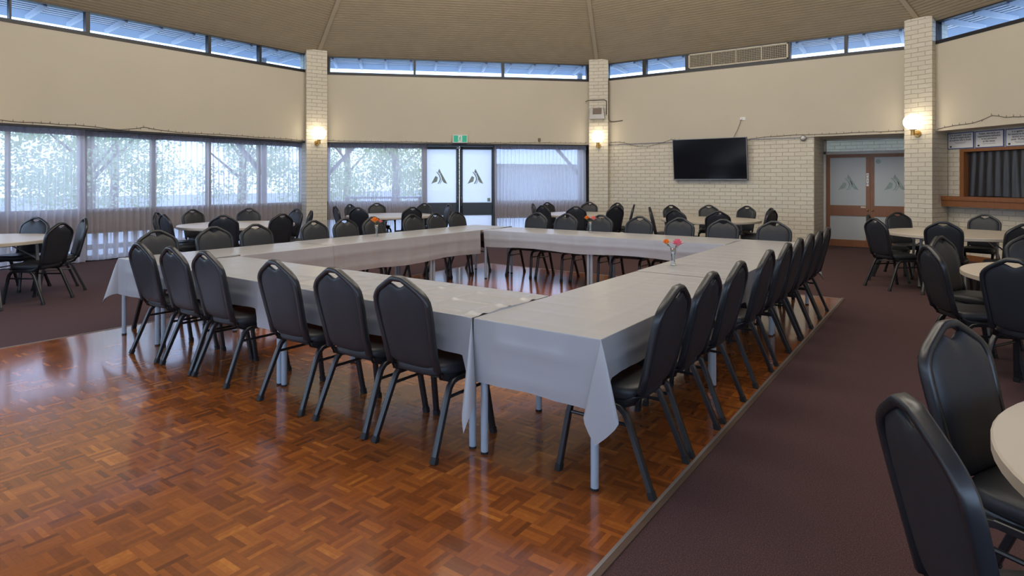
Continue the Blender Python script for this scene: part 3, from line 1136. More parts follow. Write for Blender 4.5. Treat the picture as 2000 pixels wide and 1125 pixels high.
# heater / floodlight on the middle pillar with conduits
c, e, r = pillar_frame(1)
def pp(l, d, z):
    p = c + r * (0.05 + l) - e * (0.25 + d)
    return (p.x, p.y, z)
base = pp(0, 0, 3.1)
root = empty('radiant_heater', base)
tag(root, 'small silver box heater with dark grille high on the middle brick pillar', 'heater')
inv = Matrix.Translation(Vector(base)).inverted()
ps = []
mb = MB()
mb.hexa([pp(-0.21, 0.02, 3.00), pp(0.17, 0.02, 3.00), pp(0.17, 0.20, 3.0), pp(-0.21, 0.20, 3.0), pp(-0.21, 0.02, 3.28), pp(0.13, 0.02, 3.28), pp(0.13, 0.12, 3.28), pp(-0.21, 0.12, 3.28)])
ps.append(mb.build('reflector_case', M['silver'], parent=root, bevel=0.004))
mb = MB()
mb.hexa([pp(-0.13, 0.16, 3.12), pp(0.09, 0.16, 3.12), pp(0.09, 0.18, 3.12), pp(-0.13, 0.18, 3.12), pp(-0.13, 0.115, 3.27), pp(0.09, 0.115, 3.27), pp(0.09, 0.135, 3.27), pp(-0.13, 0.135, 3.27)])
ps.append(mb.build('dark_grille', M['spandrel'], parent=root))
mb = MB()
mb.box(-0.02, 0.02, -0.02, 0.02, 0, 0.01)
mb.v = [pp(x * 1.0, 0.0 + (y + 0.02) * 1.0, 3.28 + z * 4) for x, y, z in mb.v]
ps.append(mb.build('mounting_bracket', M['steel'], parent=root))
for p in ps:
    p.data.transform(inv)
mb = MB()
mb.tube([pp(-0.33, -0.05, 3.46), pp(-0.27, 0.016, 3.48), pp(-0.22, 0.016, 3.488), pp(0.15, 0.016, 3.49), pp(0.20, 0.016, 3.46), pp(0.20, 0.016, 3.12)], 0.010, 8)
tag(mb.build('conduit', M['wire'], smooth=True), 'brown conduit bent over the heater on the middle pillar', 'pipe')
mb = MB()
mb.tube([pp(0.256, -0.03, 3.95), pp(0.256, -0.03, 3.05), pp(0.265, -0.04, 2.98), pp(0.30, -0.08, 2.95), W(2, -2.98, -0.012, 2.94), W(2, -2.75, -0.012, 2.955)], 0.010, 8)
tag(mb.build('conduit.001', M['wire'], smooth=True), 'vertical conduit down the edge of the middle pillar onto the plaster', 'pipe')

# fairy light strings along the ledge
def fairy(i, pts, label, seed):
    rnd = random.Random(seed)
    root = empty('string_lights', W(i, pts[0][0], -0.012, pts[0][1]))
    tag(root, label, 'fairy lights')
    inv = Matrix.Translation(root.location).inverted()
    mb = MB()
    P = []
    for (s0, z0), (s1, z1) in zip(pts[:-1], pts[1:]):
        n = max(2, int(abs(s1 - s0) / 0.12))
        for k in range(n):
            t = k / n
            P.append((s0 + (s1 - s0) * t, z0 + (z1 - z0) * t + rnd.uniform(-0.006, 0.006)))
    P.append(pts[-1])
    mb.tube([W(i, s, -0.012, z) for s, z in P], 0.004, 5)
    a = mb.build('cable', M['wire'], parent=root)
    mb = MB()
    for s, z in P[::1]:
        dz = rnd.choice((0.035, 0.035, -0.03))
        mb.tube([W(i, s, -0.012, z), W(i, s + rnd.uniform(-0.01, 0.01), -0.016, z + dz)], [0.0045, 0.003], 5)
    b_ = mb.build('bulb', M['wire'], parent=root)
    b_['kind'] = 'stuff'
    for p in (a, b_):
        p.data.transform(inv)
fairy(0, [(-3.4, 2.43), (-2.2, 2.41), (-1.35, 2.415), (-1.0, 2.385), (-0.75, 2.39), (-0.5, 2.42), (-0.38, 2.46), (-0.2, 2.435), (0.2, 2.40), (1.2, 2.41), (2.2, 2.40), (2.9, 2.40), (3.2, 2.38)], 'string of tiny dark fairy lights above the long curtained window wall', 1)
fairy(1, [(-3.2, 2.41), (-2.2, 2.40), (-1.0, 2.395), (0.2, 2.395), (1.2, 2.40), (2.2, 2.41), (3.15, 2.41)], 'string of tiny dark fairy lights over the frosted doors wall', 2)
fairy(2, [(-3.18, 2.40), (-2.95, 2.43), (-2.7, 2.40), (-2.35, 2.30), (-2.1, 2.285), (-1.8, 2.34), (-1.5, 2.43), (-1.3, 2.42)], 'short sagging fairy light string left of the television on the brick', 3)
fairy(2, [(0.29, 2.38), (0.6, 2.41), (1.0, 2.42), (1.6, 2.42), (2.4, 2.42), (3.15, 2.425)], 'fairy light string from the television to the pillar over the timber doors', 4)
fairy(3, [(-3.12, 2.41), (-2.8, 2.44), (-2.4, 2.45), (-2.05, 2.55), (-1.8, 2.49), (-1.2, 2.47)], 'fairy light string along the ledge above the hatch notices', 5)

# ------------------------------------------------------------------ eaves and outdoors
mb = MB()
mb.quad_face([(-70, -40, -0.12), (60, -40, -0.12), (60, 90, -0.12), (-70, 90, -0.12)])
mb.quad_face([(-70, -40, -0.2), (-70, 90, -0.2), (60, 90, -0.2), (60, -40, -0.2)])
struct(mb.build('ground', M['ground_out']))
def soff(d):
    return 4.475 - 0.105 * d
raf = None
for i in range(4):
    mb = MB()
    for k in range(6):
        d0 = 0.12 + 0.105 * k
        d1 = d0 + 0.084
        wbox(mb, i, -HS, HS, d0, d1, soff(d0), soff(d0) + 0.02, miter=True)
    rf = struct(mb.build('roof' if i == 0 else 'roof.%03d' % i, M['eave_white']))
    mb = MB()
    k0, k1 = (RR + 0.73) / RR, (RR + 1.22) / RR
    mb.hexa([W(i, -HS * k0, 0.73, soff(0.73)), W(i, HS * k0, 0.73, soff(0.73)), W(i, HS * k1, 1.22, soff(1.22)), W(i, -HS * k1, 1.22, soff(1.22)),
             W(i, -HS * k0, 0.73, soff(0.73) + 0.08), W(i, HS * k0, 0.73, soff(0.73) + 0.08), W(i, HS * k1, 1.22, soff(1.22) + 0.18), W(i, -HS * k1, 1.22, soff(1.22) + 0.18)])
    mb.build('outer_soffit', M['eave_reflect'], parent=rf)
    mb = MB()
    wbox(mb, i, -HS, HS, 0.1, 1.22, 4.52, 4.56, miter=True)
    mb.build('roof_sheet', M['ceil_gap'], parent=rf)
    for k in range(11):
        s = -HS + 0.35 + k * 0.62
        mb = MB()
        kk = 1.06
        mb.hexa([W(i, s - 0.025, 0.1, soff(0.1) - 0.11), W(i, s + 0.025, 0.1, soff(0.1) - 0.11), W(i, s + 0.025, 1.0, soff(1.0) - 0.075), W(i, s - 0.025, 1.0, soff(1.0) - 0.075),
                 W(i, s - 0.025, 0.1, soff(0.1)), W(i, s + 0.025, 0.1, soff(0.1)), W(i, s + 0.025, 1.0, soff(1.0)), W(i, s - 0.025, 1.0, soff(1.0))])
        mb.build('rafter', M['eave_white'], parent=rf)

def tree(x, y, h, rad, label, m, seed, cz=None):
    rnd = random.Random(seed)
    root = empty('tree', (x, y, -0.12))
    tag(root, label, 'tree', None)
    mb = MB()
    mb.tube([(0, 0, 0), (0.1, 0.05, h * 0.3), (-0.05, 0.1, h * 0.6), (0, 0, h * 0.8)], [0.22, 0.17, 0.12, 0.05], 8)
    for k in range(4):
        a = k * 1.7 + seed
        mb.tube([(0, 0.05, h * (0.3 + 0.06 * k)), (math.cos(a) * rad * 0.6, math.sin(a) * rad * 0.6, h * (0.52 + 0.06 * k))], [0.08, 0.03], 6)
    mb.build('trunk', M['bark'], parent=root, smooth=True)
    mb = MB()
    blobs = [(rnd.uniform(-rad, rad), rnd.uniform(-rad, rad), rnd.uniform(0.6, h)) for _ in range(34)]
    for bx, by, bz in blobs:
        for _ in range(190):
            v = Vector((rnd.gauss(0, 1), rnd.gauss(0, 1), rnd.gauss(0, 1))).normalized() * rad * rnd.uniform(0.15, 0.40)
            p = Vector((bx, by, max(0.25, bz + v.z))) + Vector((v.x, v.y, 0))
            a = Vector((rnd.gauss(0, 1), rnd.gauss(0, 1), rnd.gauss(0, 1))).normalized()
            b_ = a.orthogonal().normalized()
            s = rnd.uniform(0.04, 0.095)
            mb.quad_face([p - a * s, p + b_ * s * 0.55, p + a * s, p - b_ * s * 0.55])
    f = mb.build('foliage', m, parent=root)
    return root
TREES = [(0, -9.3, 12, 5.0, 2.0), (0, -3.0, 12, 5.4, 2.1), (0, 3.0, 12, 5.0, 2.1), (0, -6.0, 20, 6.0, 2.4), (0, 0.5, 20, 6.0, 2.4), (0, 6.5, 19, 6.0, 2.2),
         (1, -8.8, 14, 5.5, 2.2), (1, -2.0, 14, 5.5, 2.2), (1, 4.0, 25, 7.0, 3.0), (1, -5.0, 22, 6.5, 2.2)]
TL = ['leafy tree outside the long curtained windows, nearest the photo edge', 'leafy tree outside behind the wide curtain, second from the photo edge', 'leafy tree outside behind the wide curtain, third from the photo edge',
      'tree farther off behind the first two trees of the long windows', 'tree farther off between the second and third trees of the long windows', 'tree farther off past the third tree toward the first pillar',
      'leafy tree outside seen just past the first pillar', 'leafy tree outside behind the curtain next to the frosted doors',
      'tall distant tree outside beyond the outbuilding', 'distant tree between the two trees nearest the frosted doors']
for k, (i, s, d, h, rad) in enumerate(TREES):
    x, y, _ = W(i, s, d, 0)
    tree(x, y, h, rad, TL[k], M['leaf'] if k % 2 else M['leaf2'], 11 + k)
# picnic table outside
root = empty('picnic_table', W(1, -1.9, 2.6, -0.12), math.radians(ANG[1] - 90))
tag(root, 'dark outdoor picnic table seen through the sheer curtain beside the frosted doors', 'table')
mb = MB()
for k in range(5):
    mb.box(-1.15, 1.15, -0.38 + 0.155 * k, -0.24 + 0.155 * k, 1.08, 1.12)
mb.build('tabletop', M['timber_blue'], parent=root)
for sx in (-0.9, 0.9):
    mb = MB()
    mb.tube([(sx, -0.45, 0), (sx, 0.1, 1.08)], 0.04, prof=[(-0.04, -0.03), (0.04, -0.03), (0.04, 0.03), (-0.04, 0.03)])
    mb.build('leg', M['timber_blue'], parent=root)
    mb = MB()
    mb.tube([(sx, 0.45, 0), (sx, -0.1, 1.08)], 0.04, prof=[(-0.04, -0.03), (0.04, -0.03), (0.04, 0.03), (-0.04, 0.03)])
    mb.build('leg', M['timber_blue'], parent=root)
# low pale picket fence outside the long windows
root = empty('picket_fence', W(0, 0, 1.3, -0.12))
tag(root, 'low pale picket fence just outside the long curtained windows', 'fence')
inv = Matrix.Translation(root.location).inverted()
mb = MB()
for z in (0.12, 0.55):
    wbox(mb, 0, -4.2, 4.2, 1.27, 1.31, z, z + 0.10)
a = mb.build('rail', M['pale_fence'], parent=root)
mb = MB()
for k in range(46):
    s = -4.15 + k * 0.18
    wbox(mb, 0, s, s + 0.085, 1.31, 1.33, -0.12, 0.74)
b_ = mb.build('picket', M['pale_fence'], parent=root)
b_['kind'] = 'stuff'
for p in (a, b_):
    p.data.transform(inv)
# verandah posts with braces outside
for k, (i, s) in enumerate(((0, 2.75), (1, -3.35), (1, 3.3))):
    root = empty('verandah_post', W(i, s, 1.1, -0.12))
    tag(root, ['pale verandah post with slanted brace outside the long window near the first pillar', 'pale verandah post outside the curtain just past the first pillar', 'pale verandah post with slanted brace outside the curtain by the heater pillar'][k], 'post')
    inv = Matrix.Translation(root.location).inverted()
    mb = MB()
    wbox(mb, i, s - 0.06, s + 0.06, 1.04, 1.16, -0.12, 4.36)
    a = mb.build('shaft', M['pale_fence'], parent=root)
    sg = -1 if k != 1 else 1
    mb = MB()
    mb.tube([W(i, s, 1.1, 1.6), W(i, s + sg * 1.25, 1.1, 3.0)], 0.04, prof=[(-0.04, -0.04), (0.04, -0.04), (0.04, 0.04), (-0.04, 0.04)])
    b_ = mb.build('brace', M['pale_fence'], parent=root)
    for p in (a, b_):
        p.data.transform(inv)
# outbuilding far beyond the right-hand curtain
root = empty('outbuilding', W(1, 8.0, 16, -0.12))
tag(root, 'long low outbuilding with pale roof beyond the curtain beside the heater pillar', 'building')
root.rotation_euler = (0, 0, math.radians(ANG[1] - 90 + 8))
mb = MB()
mb.box(-5.5, 5.5, -2, 2, 0, 2.4)
mb.build('wall', M['shed'], parent=root)
mb = MB()
mb.hexa([(-6, -2.6, 2.35), (6, -2.6, 2.35), (6, 2.6, 2.35), (-6, 2.6, 2.35), (-6, -0.2, 3.3), (6, -0.2, 3.3), (6, 0.2, 3.3), (-6, 0.2, 3.3)])
mb.build('roof', M['roof_tin'], parent=root)

# ------------------------------------------------------------------ chairs
def half_width(z):
    """outer half width of the back at height z"""
    pts = [(0.40, 0.178), (0.47, 0.184), (0.60, 0.194), (0.72, 0.204), (0.79, 0.208), (0.83, 0.203), (0.86, 0.186), (0.885, 0.155), (0.905, 0.122), (0.925, 0.088), (0.940, 0.060), (0.947, 0.030), (0.949, 0.0)]
    for (z0, w0), (z1, w1) in zip(pts[:-1], pts[1:]):
        if z0 <= z <= z1:
            return w0 + (w1 - w0) * (z - z0) / (z1 - z0)
    return 0.178
def back_y(z):
    return -0.04 + (0.95 - z) * 0.235

def make_chair():
    t = empty('banquet_chair')
    # back frame: tube loop from under the seat, up round the back and down again
    side = [(0.176, 0.34, 0.392), (0.177, 0.22, 0.392), (0.178, 0.155, 0.396), (0.178, 0.115, 0.412), (0.179, back_y(0.455), 0.455)]
    for z in (0.55, 0.64, 0.72, 0.775, 0.805, 0.83, 0.850, 0.868, 0.885, 0.905, 0.925, 0.938):
        side.append((half_width(z) - 0.012, back_y(z), z - 0.008))
    side.append((0.036, back_y(0.941), 0.938))
    loop = [(-x, y, z) for x, y, z in side] + [(0, back_y(0.942), 0.939)] + side[::-1]
    mb = MB()
    pr = [(-0.0142, -0.012), (-0.009, -0.019), (0.009, -0.019), (0.0142, -0.012), (0.0142, 0.012), (0.009, 0.019), (-0.009, 0.019), (-0.0142, 0.012)]
    # frame the profile by hand: in-plane normal and the thickness direction
    rows = []
    L = [Vector(p) for p in loop]
    for i, p in enumerate(L):
        tt = (L[min(i + 1, len(L) - 1)] - L[max(i - 1, 0)]).normalized()
        # thickness direction: perpendicular to the tangent in the fore-aft plane
        sidev = Vector((1, 0, 0))
        if abs(tt.x) > 0.75 or p.z > 0.80:
            th = Vector((0, 1, -0.235 * -1 * 0 + 0.235)).normalized()
        else:
            th = tt.cross(sidev).normalized()
            if th.y < 0 and p.z > 0.43:
                th = -th
            if p.z <= 0.43 and th.z > 0:
                th = -th
        inn = th.cross(tt).normalized()
        th = tt.cross(inn).normalized() if False else th
        rows.append([p + inn * a + th * b_ for a, b_ in pr])
    b0 = mb.grid(rows, close_u=True)
    mb.cap([b0 + k for k in range(8)])
    mb.cap([b0 + (len(rows) - 1) * 8 + k for k in range(8)])
    mb.build('back_frame', M['chair_frame'], t, smooth=True)
    # padded back panel
    nu, nv = 30, 16
    zb = 0.452
    def ztop(u):
        a = abs(u)
        hw = 0.187
        x = a * hw
        if x < 0.064:
            return 0.889 + 0.022 * (1 - math.cos(PI * x / 0.064)) / 2
        # tuck under the frame
        zz = 0.911 - (x - 0.064) * 0.50
        if x > 0.14:
            zz -= ((x - 0.14) / 0.047) ** 2 * 0.055
        return zz
    def pt(u, v, sgn):
        zt = ztop(u)
        bot = zb + 0.030 * abs(u) ** 4
        z = bot + (zt - bot) * v
        w = half_width(min(0.83, z)) - 0.0165
        x = u * w
        e = (1 - abs(u) ** 5) * (1 - abs(2 * v - 1) ** 7)
        th = 0.004 + (0.024 if sgn > 0 else 0.015) * max(0, e) ** 0.55
        th *= 1 + 0.12 * math.sin(PI * v)
        y = back_y(z) + sgn * th
        return (x, y, z)
    mb = MB()
    us = [-1 + 2 * k / nu for k in range(nu + 1)]
    vs = [0.5 - 0.5 * math.cos(PI * k / nv) for k in range(nv + 1)]
    for sgn in (1, -1):
        mb.grid([[pt(u, v, sgn) for u in us] for v in vs])
    ring = [(u, 0) for u in us] + [(1, v) for v in vs[1:]] + [(u, 1) for u in us[::-1][1:]] + [(-1, v) for v in vs[::-1][1:-1]]
    mb.grid([[pt(u, v, 1) for u, v in ring], [pt(u, v, -1) for u, v in ring]], close_u=True)
    mb.build('backrest', M['vinyl'], t, smooth=True, weld=True)
    # seat cushion: rounded superellipse, domed
    mb = MB()
    nA = 36
    def seat_ring(z, k, dome=0):
        r_ = []
        for a in range(nA):
            an = 2 * PI * a / nA
            c_, s_ = math.cos(an), math.sin(an)
            x = 0.212 * math.copysign(abs(c_) ** 0.55, c_)
            y = 0.205 * math.copysign(abs(s_) ** 0.55, s_)
            x *= 0.93 + 0.07 * (y / 0.205 + 1) / 2
            r_.append((x * k, 0.285 + y * k, z))
        return r_
    prof = [(0.408, 0.90), (0.410, 0.965), (0.418, 0.99), (0.430, 1.0), (0.442, 1.0), (0.455, 0.985), (0.464, 0.955), (0.470, 0.90), (0.4745, 0.78), (0.477, 0.55), (0.478, 0.28)]
    b0 = mb.grid([seat_ring(z, k) for z, k in prof], close_u=True)
    mb.cap([b0 + (len(prof) - 1) * nA + k for k in range(nA)])
    mb.cap([b0 + k for k in range(nA)][::-1])
    mb.build('seat', M['vinyl'], t, smooth=True)
    lp = [(-0.0135, -0.0115), (-0.0105, -0.0155), (0.0105, -0.0155), (0.0135, -0.0115), (0.0135, 0.0115), (0.0105, 0.0155), (-0.0105, 0.0155), (-0.0135, 0.0115)]
    for s in (-1, 1):
        # front leg with its top bend
        mb = MB()
        mb.tube([(s * 0.222, 0.500, 0.012), (s * 0.206, 0.452, 0.30), (s * 0.203, 0.440, 0.345), (s * 0.201, 0.415, 0.375), (s * 0.20, 0.38, 0.386)], 0, prof=lp, up=(1, 0, 0))
        lg = mb.build('leg', M['chair_frame'], t, smooth='angle')
        mb = MB()
        mb.tube([(s * 0.2225, 0.502, 0.0), (s * 0.221, 0.497, 0.032)], 0, prof=[(a * 1.22, b_ * 1.22) for a, b_ in lp], up=(1, 0, 0))
        mb.build('foot_cap', M['rubber'], lg)
        mb = MB()
        mb.tube([(s * 0.224, 0.003, 0.012), (s * 0.206, 0.125, 0.31), (s * 0.203, 0.145, 0.352), (s * 0.201, 0.175, 0.379), (s * 0.20, 0.21, 0.386)], 0, prof=lp, up=(1, 0, 0))
        lg = mb.build('leg', M['chair_frame'], t, smooth='angle')
        mb = MB()
        mb.tube([(s * 0.2245, 0.0, 0.0), (s * 0.2225, 0.013, 0.032)], 0, prof=[(a * 1.22, b_ * 1.22) for a, b_ in lp], up=(1, 0, 0))
        mb.build('foot_cap', M['rubber'], lg)
        mb = MB()
        mb.tube([(s * 0.20, 0.205, 0.386), (s * 0.20, 0.385, 0.386)], 0, prof=lp, up=(1, 0, 0))
        mb.build('seat_rail', M['chair_frame'], t)
        mb = MB()
        mb.tube([(s * 0.206, 0.122, 0.303), (s * 0.206, 0.452, 0.303)], 0.009, 8)
        mb.build('stretcher', M['chair_frame'], t, smooth='angle')
    mb = MB()
    mb.box(-0.19, 0.19, 0.12, 0.45, 0.398, 0.41)
    mb.build('seat_board', M['rubber'], t)
    return t

ORD = ['first', 'second', 'third', 'fourth', 'fifth', 'sixth', 'seventh', 'eighth', 'ninth', 'tenth']
chair0 = make_chair()
used = []
tag(chair0, 'x', 'chair')
def chair(x, y, rz, label, group, z=0.0):
    if not used:
        used.append(1)
        chair0.location = (x, y, z)
        chair0.rotation_euler = (0, 0, rz)
        chair0['label'] = label
        chair0['group'] = group
        return chair0
    return dup(chair0, (x, y, z), rz, label, group)
rnd = random.Random(4)
J = lambda a=0.9: math.radians(rnd.uniform(-a, a))
NXS = [-2.375, -2.905, -3.49, -4.345, -4.84, -5.375]
for k, x in enumerate(NXS):
    chair(x, 2.315, J(), 'black chair, back to camera, %s from the front cloth corner along the near run' % ORD[k], 'chairs along the near side of the white table square', PZ)
RYS = [2.866, 3.385, 3.945, 4.71, 5.335, 5.825, 6.362, 6.854, 7.346]
for k, y in enumerate(RYS):
    chair(-1.10, y, PI / 2 + J(0.25), 'black padded chair beside the carpet edge strip, %s from the camera in that row' % ORD[k], 'chairs along the carpet side of the white table square', PZ)
LYS = [2.954, 3.55, 4.05, 4.848, 5.341, 5.834, 6.599, 7.11, 7.61]
for k, y in enumerate(LYS):
    chair(-6.545, y, -PI / 2 + J(0.4), 'black chair facing inward over the far-left run, %s from its drooping corner' % ORD[k], 'chairs along the window side of the white table square', PZ)
FXS = [-5.314, -4.772, -4.187, -3.574, -2.986, -2.403, -1.775]
for k, x in enumerate(FXS):
    chair(x, 8.085, PI + J(0.4), 'black padded chair facing the camera behind the far table run, %s from the left' % ORD[k], 'chairs along the far side of the white table square', PZ)

# ------------------------------------------------------------------ trestle tables
TW = 0.722
def make_trestle(length=1.775, w=0.75):
    t = empty('trestle_table')
    mb = MB()
    mb.box(-length / 2, length / 2, -w / 2, w / 2, TW - 0.03, TW - 0.003)
    mb.build('tabletop', M['board'], t)
    mb = MB()
    for y in (-w / 2 + 0.08, w / 2 - 0.10):
        mb.box(-length / 2 + 0.1, length / 2 - 0.1, y, y + 0.02, TW - 0.07, TW - 0.03)
    for x in (-length / 2 + 0.03, length / 2 - 0.06):
        mb.box(x, x + 0.03, -w / 2 + 0.06, w / 2 - 0.06, TW - 0.06, TW - 0.03)
    mb.build('under_frame', M['leg_blue'], t)
    for sx in (-1, 1):
        for sy in (-1, 1):
            x, y = sx * (length / 2 - 0.025), sy * (w / 2 - 0.045)
            mb = MB()
            mb.tube([(x, y, 0.012), (x, y, TW - 0.03)], 0.0195, 14)
            lg = mb.build('leg', M['leg_blue'], t, smooth='angle')
            mb = MB()
            mb.tube([(x, y, 0.0), (x, y, 0.012)], 0.0205, 14)
            mb.build('foot_cap', M['rubber'], lg)
    return t
tr = make_trestle()
tag(tr, 'x', 'table')
def place_trestle(x, y, rz, label):
    if 'group' not in tr:
        tr.location = (x, y, PZ)
        tr.rotation_euler = (0, 0, rz)
        tr['label'] = label
        tr['group'] = 'cloth-covered trestle tables'
        return tr
    return dup(tr, (x, y, PZ), rz, label)
XR, XL = -1.688, -6.024
for k, y in enumerate((3.43, 5.21, 6.99)):
    place_trestle(XR, y, PI / 2, ['pale-legged trestle table with the bare front corner leg nearest the camera', 'middle trestle table of the run beside the carpet edge, under the pink rose vase', 'last trestle table of the run beside the carpet edge, toward the timber doors'][k])
for k, y in enumerate((3.43, 5.21, 6.99)):
    place_trestle(XL, y, PI / 2, ['trestle table at the far-left cloth corner nearest the burgundy carpet', 'middle trestle table of the window-side run, under the orange rose vase', 'last trestle table of the window-side run, toward the frosted doors'][k])
place_trestle(-2.975, 2.914, 0, 'trestle table of the near run adjoining the front corner table')
place_trestle(-4.755, 2.914, 0, 'trestle table of the near run adjoining the far-left table')
place_trestle(-2.975, 7.50, 0, 'trestle table of the far run nearer the television')
place_trestle(-4.750, 7.50, 0, 'trestle table of the far run nearer the frosted doors')

# ------------------------------------------------------------------ table cloths
def cloth(label, x0, x1, y0, y1, z, sides, corners=(), seed=1, cr=0.0022):
    """sides: dict of '-x','+x','-y','+y' -> function(position)->hang length; corners: list of (sx, sy, flare)"""
    rnd = random.Random(seed)
    ph = [rnd.uniform(0, 6.28) for _ in range(8)]
    mb = MB()
    nx, ny = max(4, int((x1 - x0) / 0.02)), max(4, int((y1 - y0) / 0.02))
    xs = [x0 + (x1 - x0) * k / nx for k in range(nx + 1)]
    ys = [y0 + (y1 - y0) * k / ny for k in range(ny + 1)]
    def crease(v, p):
        f = (v / p) % 1.0
        f = min(f, 1 - f) * p
        return max(0, 1 - f / 0.04)
    xs = sorted(xs + [x0 + 0.005, x1 - 0.005])
    ys = sorted(ys + [y0 + 0.005, y1 - 0.005])
    def topz(x, y):
        b = min(dist for sd_, dist in (('-x', x - x0), ('+x', x1 - x), ('-y', y - y0), ('+y', y1 - y)) if sd_ in sides) / 0.05
        e = max(0, min(1, b))
        dn = 0
        for sd_, dist in (('-x', x - x0), ('+x', x1 - x), ('-y', y - y0), ('+y', y1 - y)):
            if sd_ not in sides and dist < 0.04:
                dn = 0.0012
        return z - dn + e * (cr * crease(x + 0.11, 0.34) + cr * crease(y + 0.07, 0.245) + 0.0012 * math.sin(x * 7 + ph[0]) * math.sin(y * 8 + ph[1]))
    mb.grid([[(x, y, topz(x, y)) for x in xs] for y in ys])
    TS = [0, 0.016] + [q_ / 14 for q_ in range(1, 15)]
    nk = len(TS) - 1
    cset = {(a, b) for a, b, _ in corners}
    for sd, fn in sides.items():
        ax = xs if sd[1] == 'y' else ys
        sg = -1 if sd[0] == '-' else 1
        fix = {'-x': x0, '+x': x1, '-y': y0, '+y': y1}[sd]
        lo_c = ((-1, sg) if sd[1] == 'y' else (sg, -1)) in cset
        hi_c = ((1, sg) if sd[1] == 'y' else (sg, 1)) in cset
        rows = []
        for k in range(nk + 1):
            row = []
            for a in ax:
                h = fn(a)
                t = TS[k]
                d = h * t
                env = 1
                if lo_c:
                    env = min(env, (a - ax[0]) / 0.25)
                if hi_c:
                    env = min(env, (ax[-1] - a) / 0.25)
                env = max(0, min(1, env))
                rip = 0.5 + 0.5 * math.sin(a * 8.5 + ph[2]) * math.sin(a * 3.7 + ph[3])
                out = 0.005 * min(1, t * 4) * min(1, h / 0.1) + env * d * (0.05 * rip + 0.018 * math.sin(a * 21 + ph[4])) + env * 0.006 * crease(d + 0.04, 0.16) * (k > 1)
                out += env * 0.005 * crease(a + 0.1, 0.36) * min(1, t * 3)
                hemv = env * 0.012 * math.sin(a * 4.1 + ph[5]) * t
                if sd[1] == 'y':
                    row.append((a, fix + sg * out, topz(a, fix) - d + hemv))
                else:
                    row.append((fix + sg * out, a, topz(fix, a) - d + hemv))
            rows.append(row)
        mb.grid(rows)
    for sx, sy, flare in corners:
        if flare is None:
            continue
        cx, cy = (x0 if sx < 0 else x1), (y0 if sy < 0 else y1)
        kx, ky = ('-x' if sx < 0 else '+x'), ('-y' if sy < 0 else '+y')
        hx = sides[kx](cy) if kx in sides else 0.33
        hy = sides[ky](cx) if ky in sides else 0.33
        fl, skew, hh = flare if isinstance(flare, tuple) else (flare, 0.0, None)
        if hh:
            hx, hy = hh, hh
        nphi = 14
        rows = []
        for j in range(nphi + 1):
            f = j / nphi * PI / 2
            cph, sph = math.cos(f), math.sin(f)
            # square sheet corner: the flap reaches further along the diagonal
            rm = min(hx / max(1e-6, sph), hy / max(1e-6, cph))
            row = []
            for k in range(nk + 1):
                r_ = rm * TS[k]
                lat = r_ * fl * math.sin(2 * f) + 0.005 * min(1, TS[k] * 4)
                an = f + skew * math.sin(2 * f)
                row.append((cx + sx * math.sin(an) * lat, cy + sy * math.cos(an) * lat, z - math.sqrt(max(0, r_ * r_ - (lat * 0.98) ** 2))))
                if skew == 9:
                    ux = 0.005 * min(1, TS[k] * 4) * math.sin(f) - 0.23 * r_ * math.sin(4 * f) * (1.25 if f > PI / 4 else 0.85)
                    uy = 0.005 * min(1, TS[k] * 4) * math.cos(f) + 0.13 * r_ * math.sin(2 * f)
                    row[-1] = (cx + sx * ux, cy + sy * uy, z - math.sqrt(max(0, r_ * r_ - ux * ux - uy * uy)))
            rows.append(row)
        mb.grid(rows)
    o = mb.build('tablecloth', M['cloth'], smooth=True, weld=True)
    tag(o, label, 'tablecloth', 'white plastic tablecloths on the trestle square')
    return o
def dip(centers, full=0.335, short=0.205, hw=0.235):
    def f(a):
        h = full
        for c_ in centers:
            d = abs(a - c_)
            t = max(0, min(1, (d - hw) / 0.07))
            t = t * t * (3 - 2 * t)
            h = min(h, short + (full - short) * t)
        return h
    return f
F33 = lambda a: 0.335
ZT = TW + 0.003
xR0, xR1, xL0, xL1 = -2.064, -1.309, -6.402, -5.648
yN0, yN1, yF0, yF1 = 2.535, 3.292, 7.122, 7.882
rdip, ldip, ndip, fdip = dip(RYS), dip(LYS), dip(NXS), dip(FXS)
inner = lambda lo, hi, h: (lambda a: h if lo < a < hi else 0.0005)
cloth("white plastic cloth with broad drooping corner flap on the carpet-side run's front end", xR0, xR1, yN0, 5.02, ZT, {'-y': F33, '+x': rdip, '-x': inner(yN1 + 0.04, 99, 0.33)}, [(1, -1, (0.46, 9, None)), (-1, -1, None)], 1)
cloth('white plastic cloth on the carpet-side run beyond the pink rose vase, ending by the doors', xR0 - 0.002, xR1 + 0.002, 4.62, yF1, ZT + 0.003, {'+y': fdip, '+x': rdip, '-x': inner(0, yF0 - 0.05, 0.33)}, [(1, 1, 0.3)], 1)
cloth('white plastic cloth over the far-left corner, its pointed end drooping above burgundy carpet', xL0, xL1, yN0, 4.90, ZT, {'-y': F33, '-x': ldip, '+x': inner(yN1 + 0.04, 99, 0.335)}, [(-1, -1, (0.30, 0.0, None))], 3)
cloth('white plastic cloth on the window-side run beneath the orange rose vase', xL0 - 0.007, xL1 + 0.003, 4.43, yF1, ZT + 0.003, {'+y': fdip, '-x': ldip, '+x': inner(0, yF0 - 0.05, 0.335)}, [(-1, 1, 0.3)], 3)
cloth('creased white plastic cloth on the near run, its long corner hanging at the table join', -4.05, -2.073, yN0 - 0.008, yN1 + 0.002, ZT + 0.003, {'-y': lambda a: ndip(a) if a < -2.13 else ndip(-2.13) + (0.41 - ndip(-2.13)) * (a + 2.13) / 0.057, '+y': lambda a: 0.25}, [(1, -1, (0.24, -0.4, 0.41))], 5, 0.009)
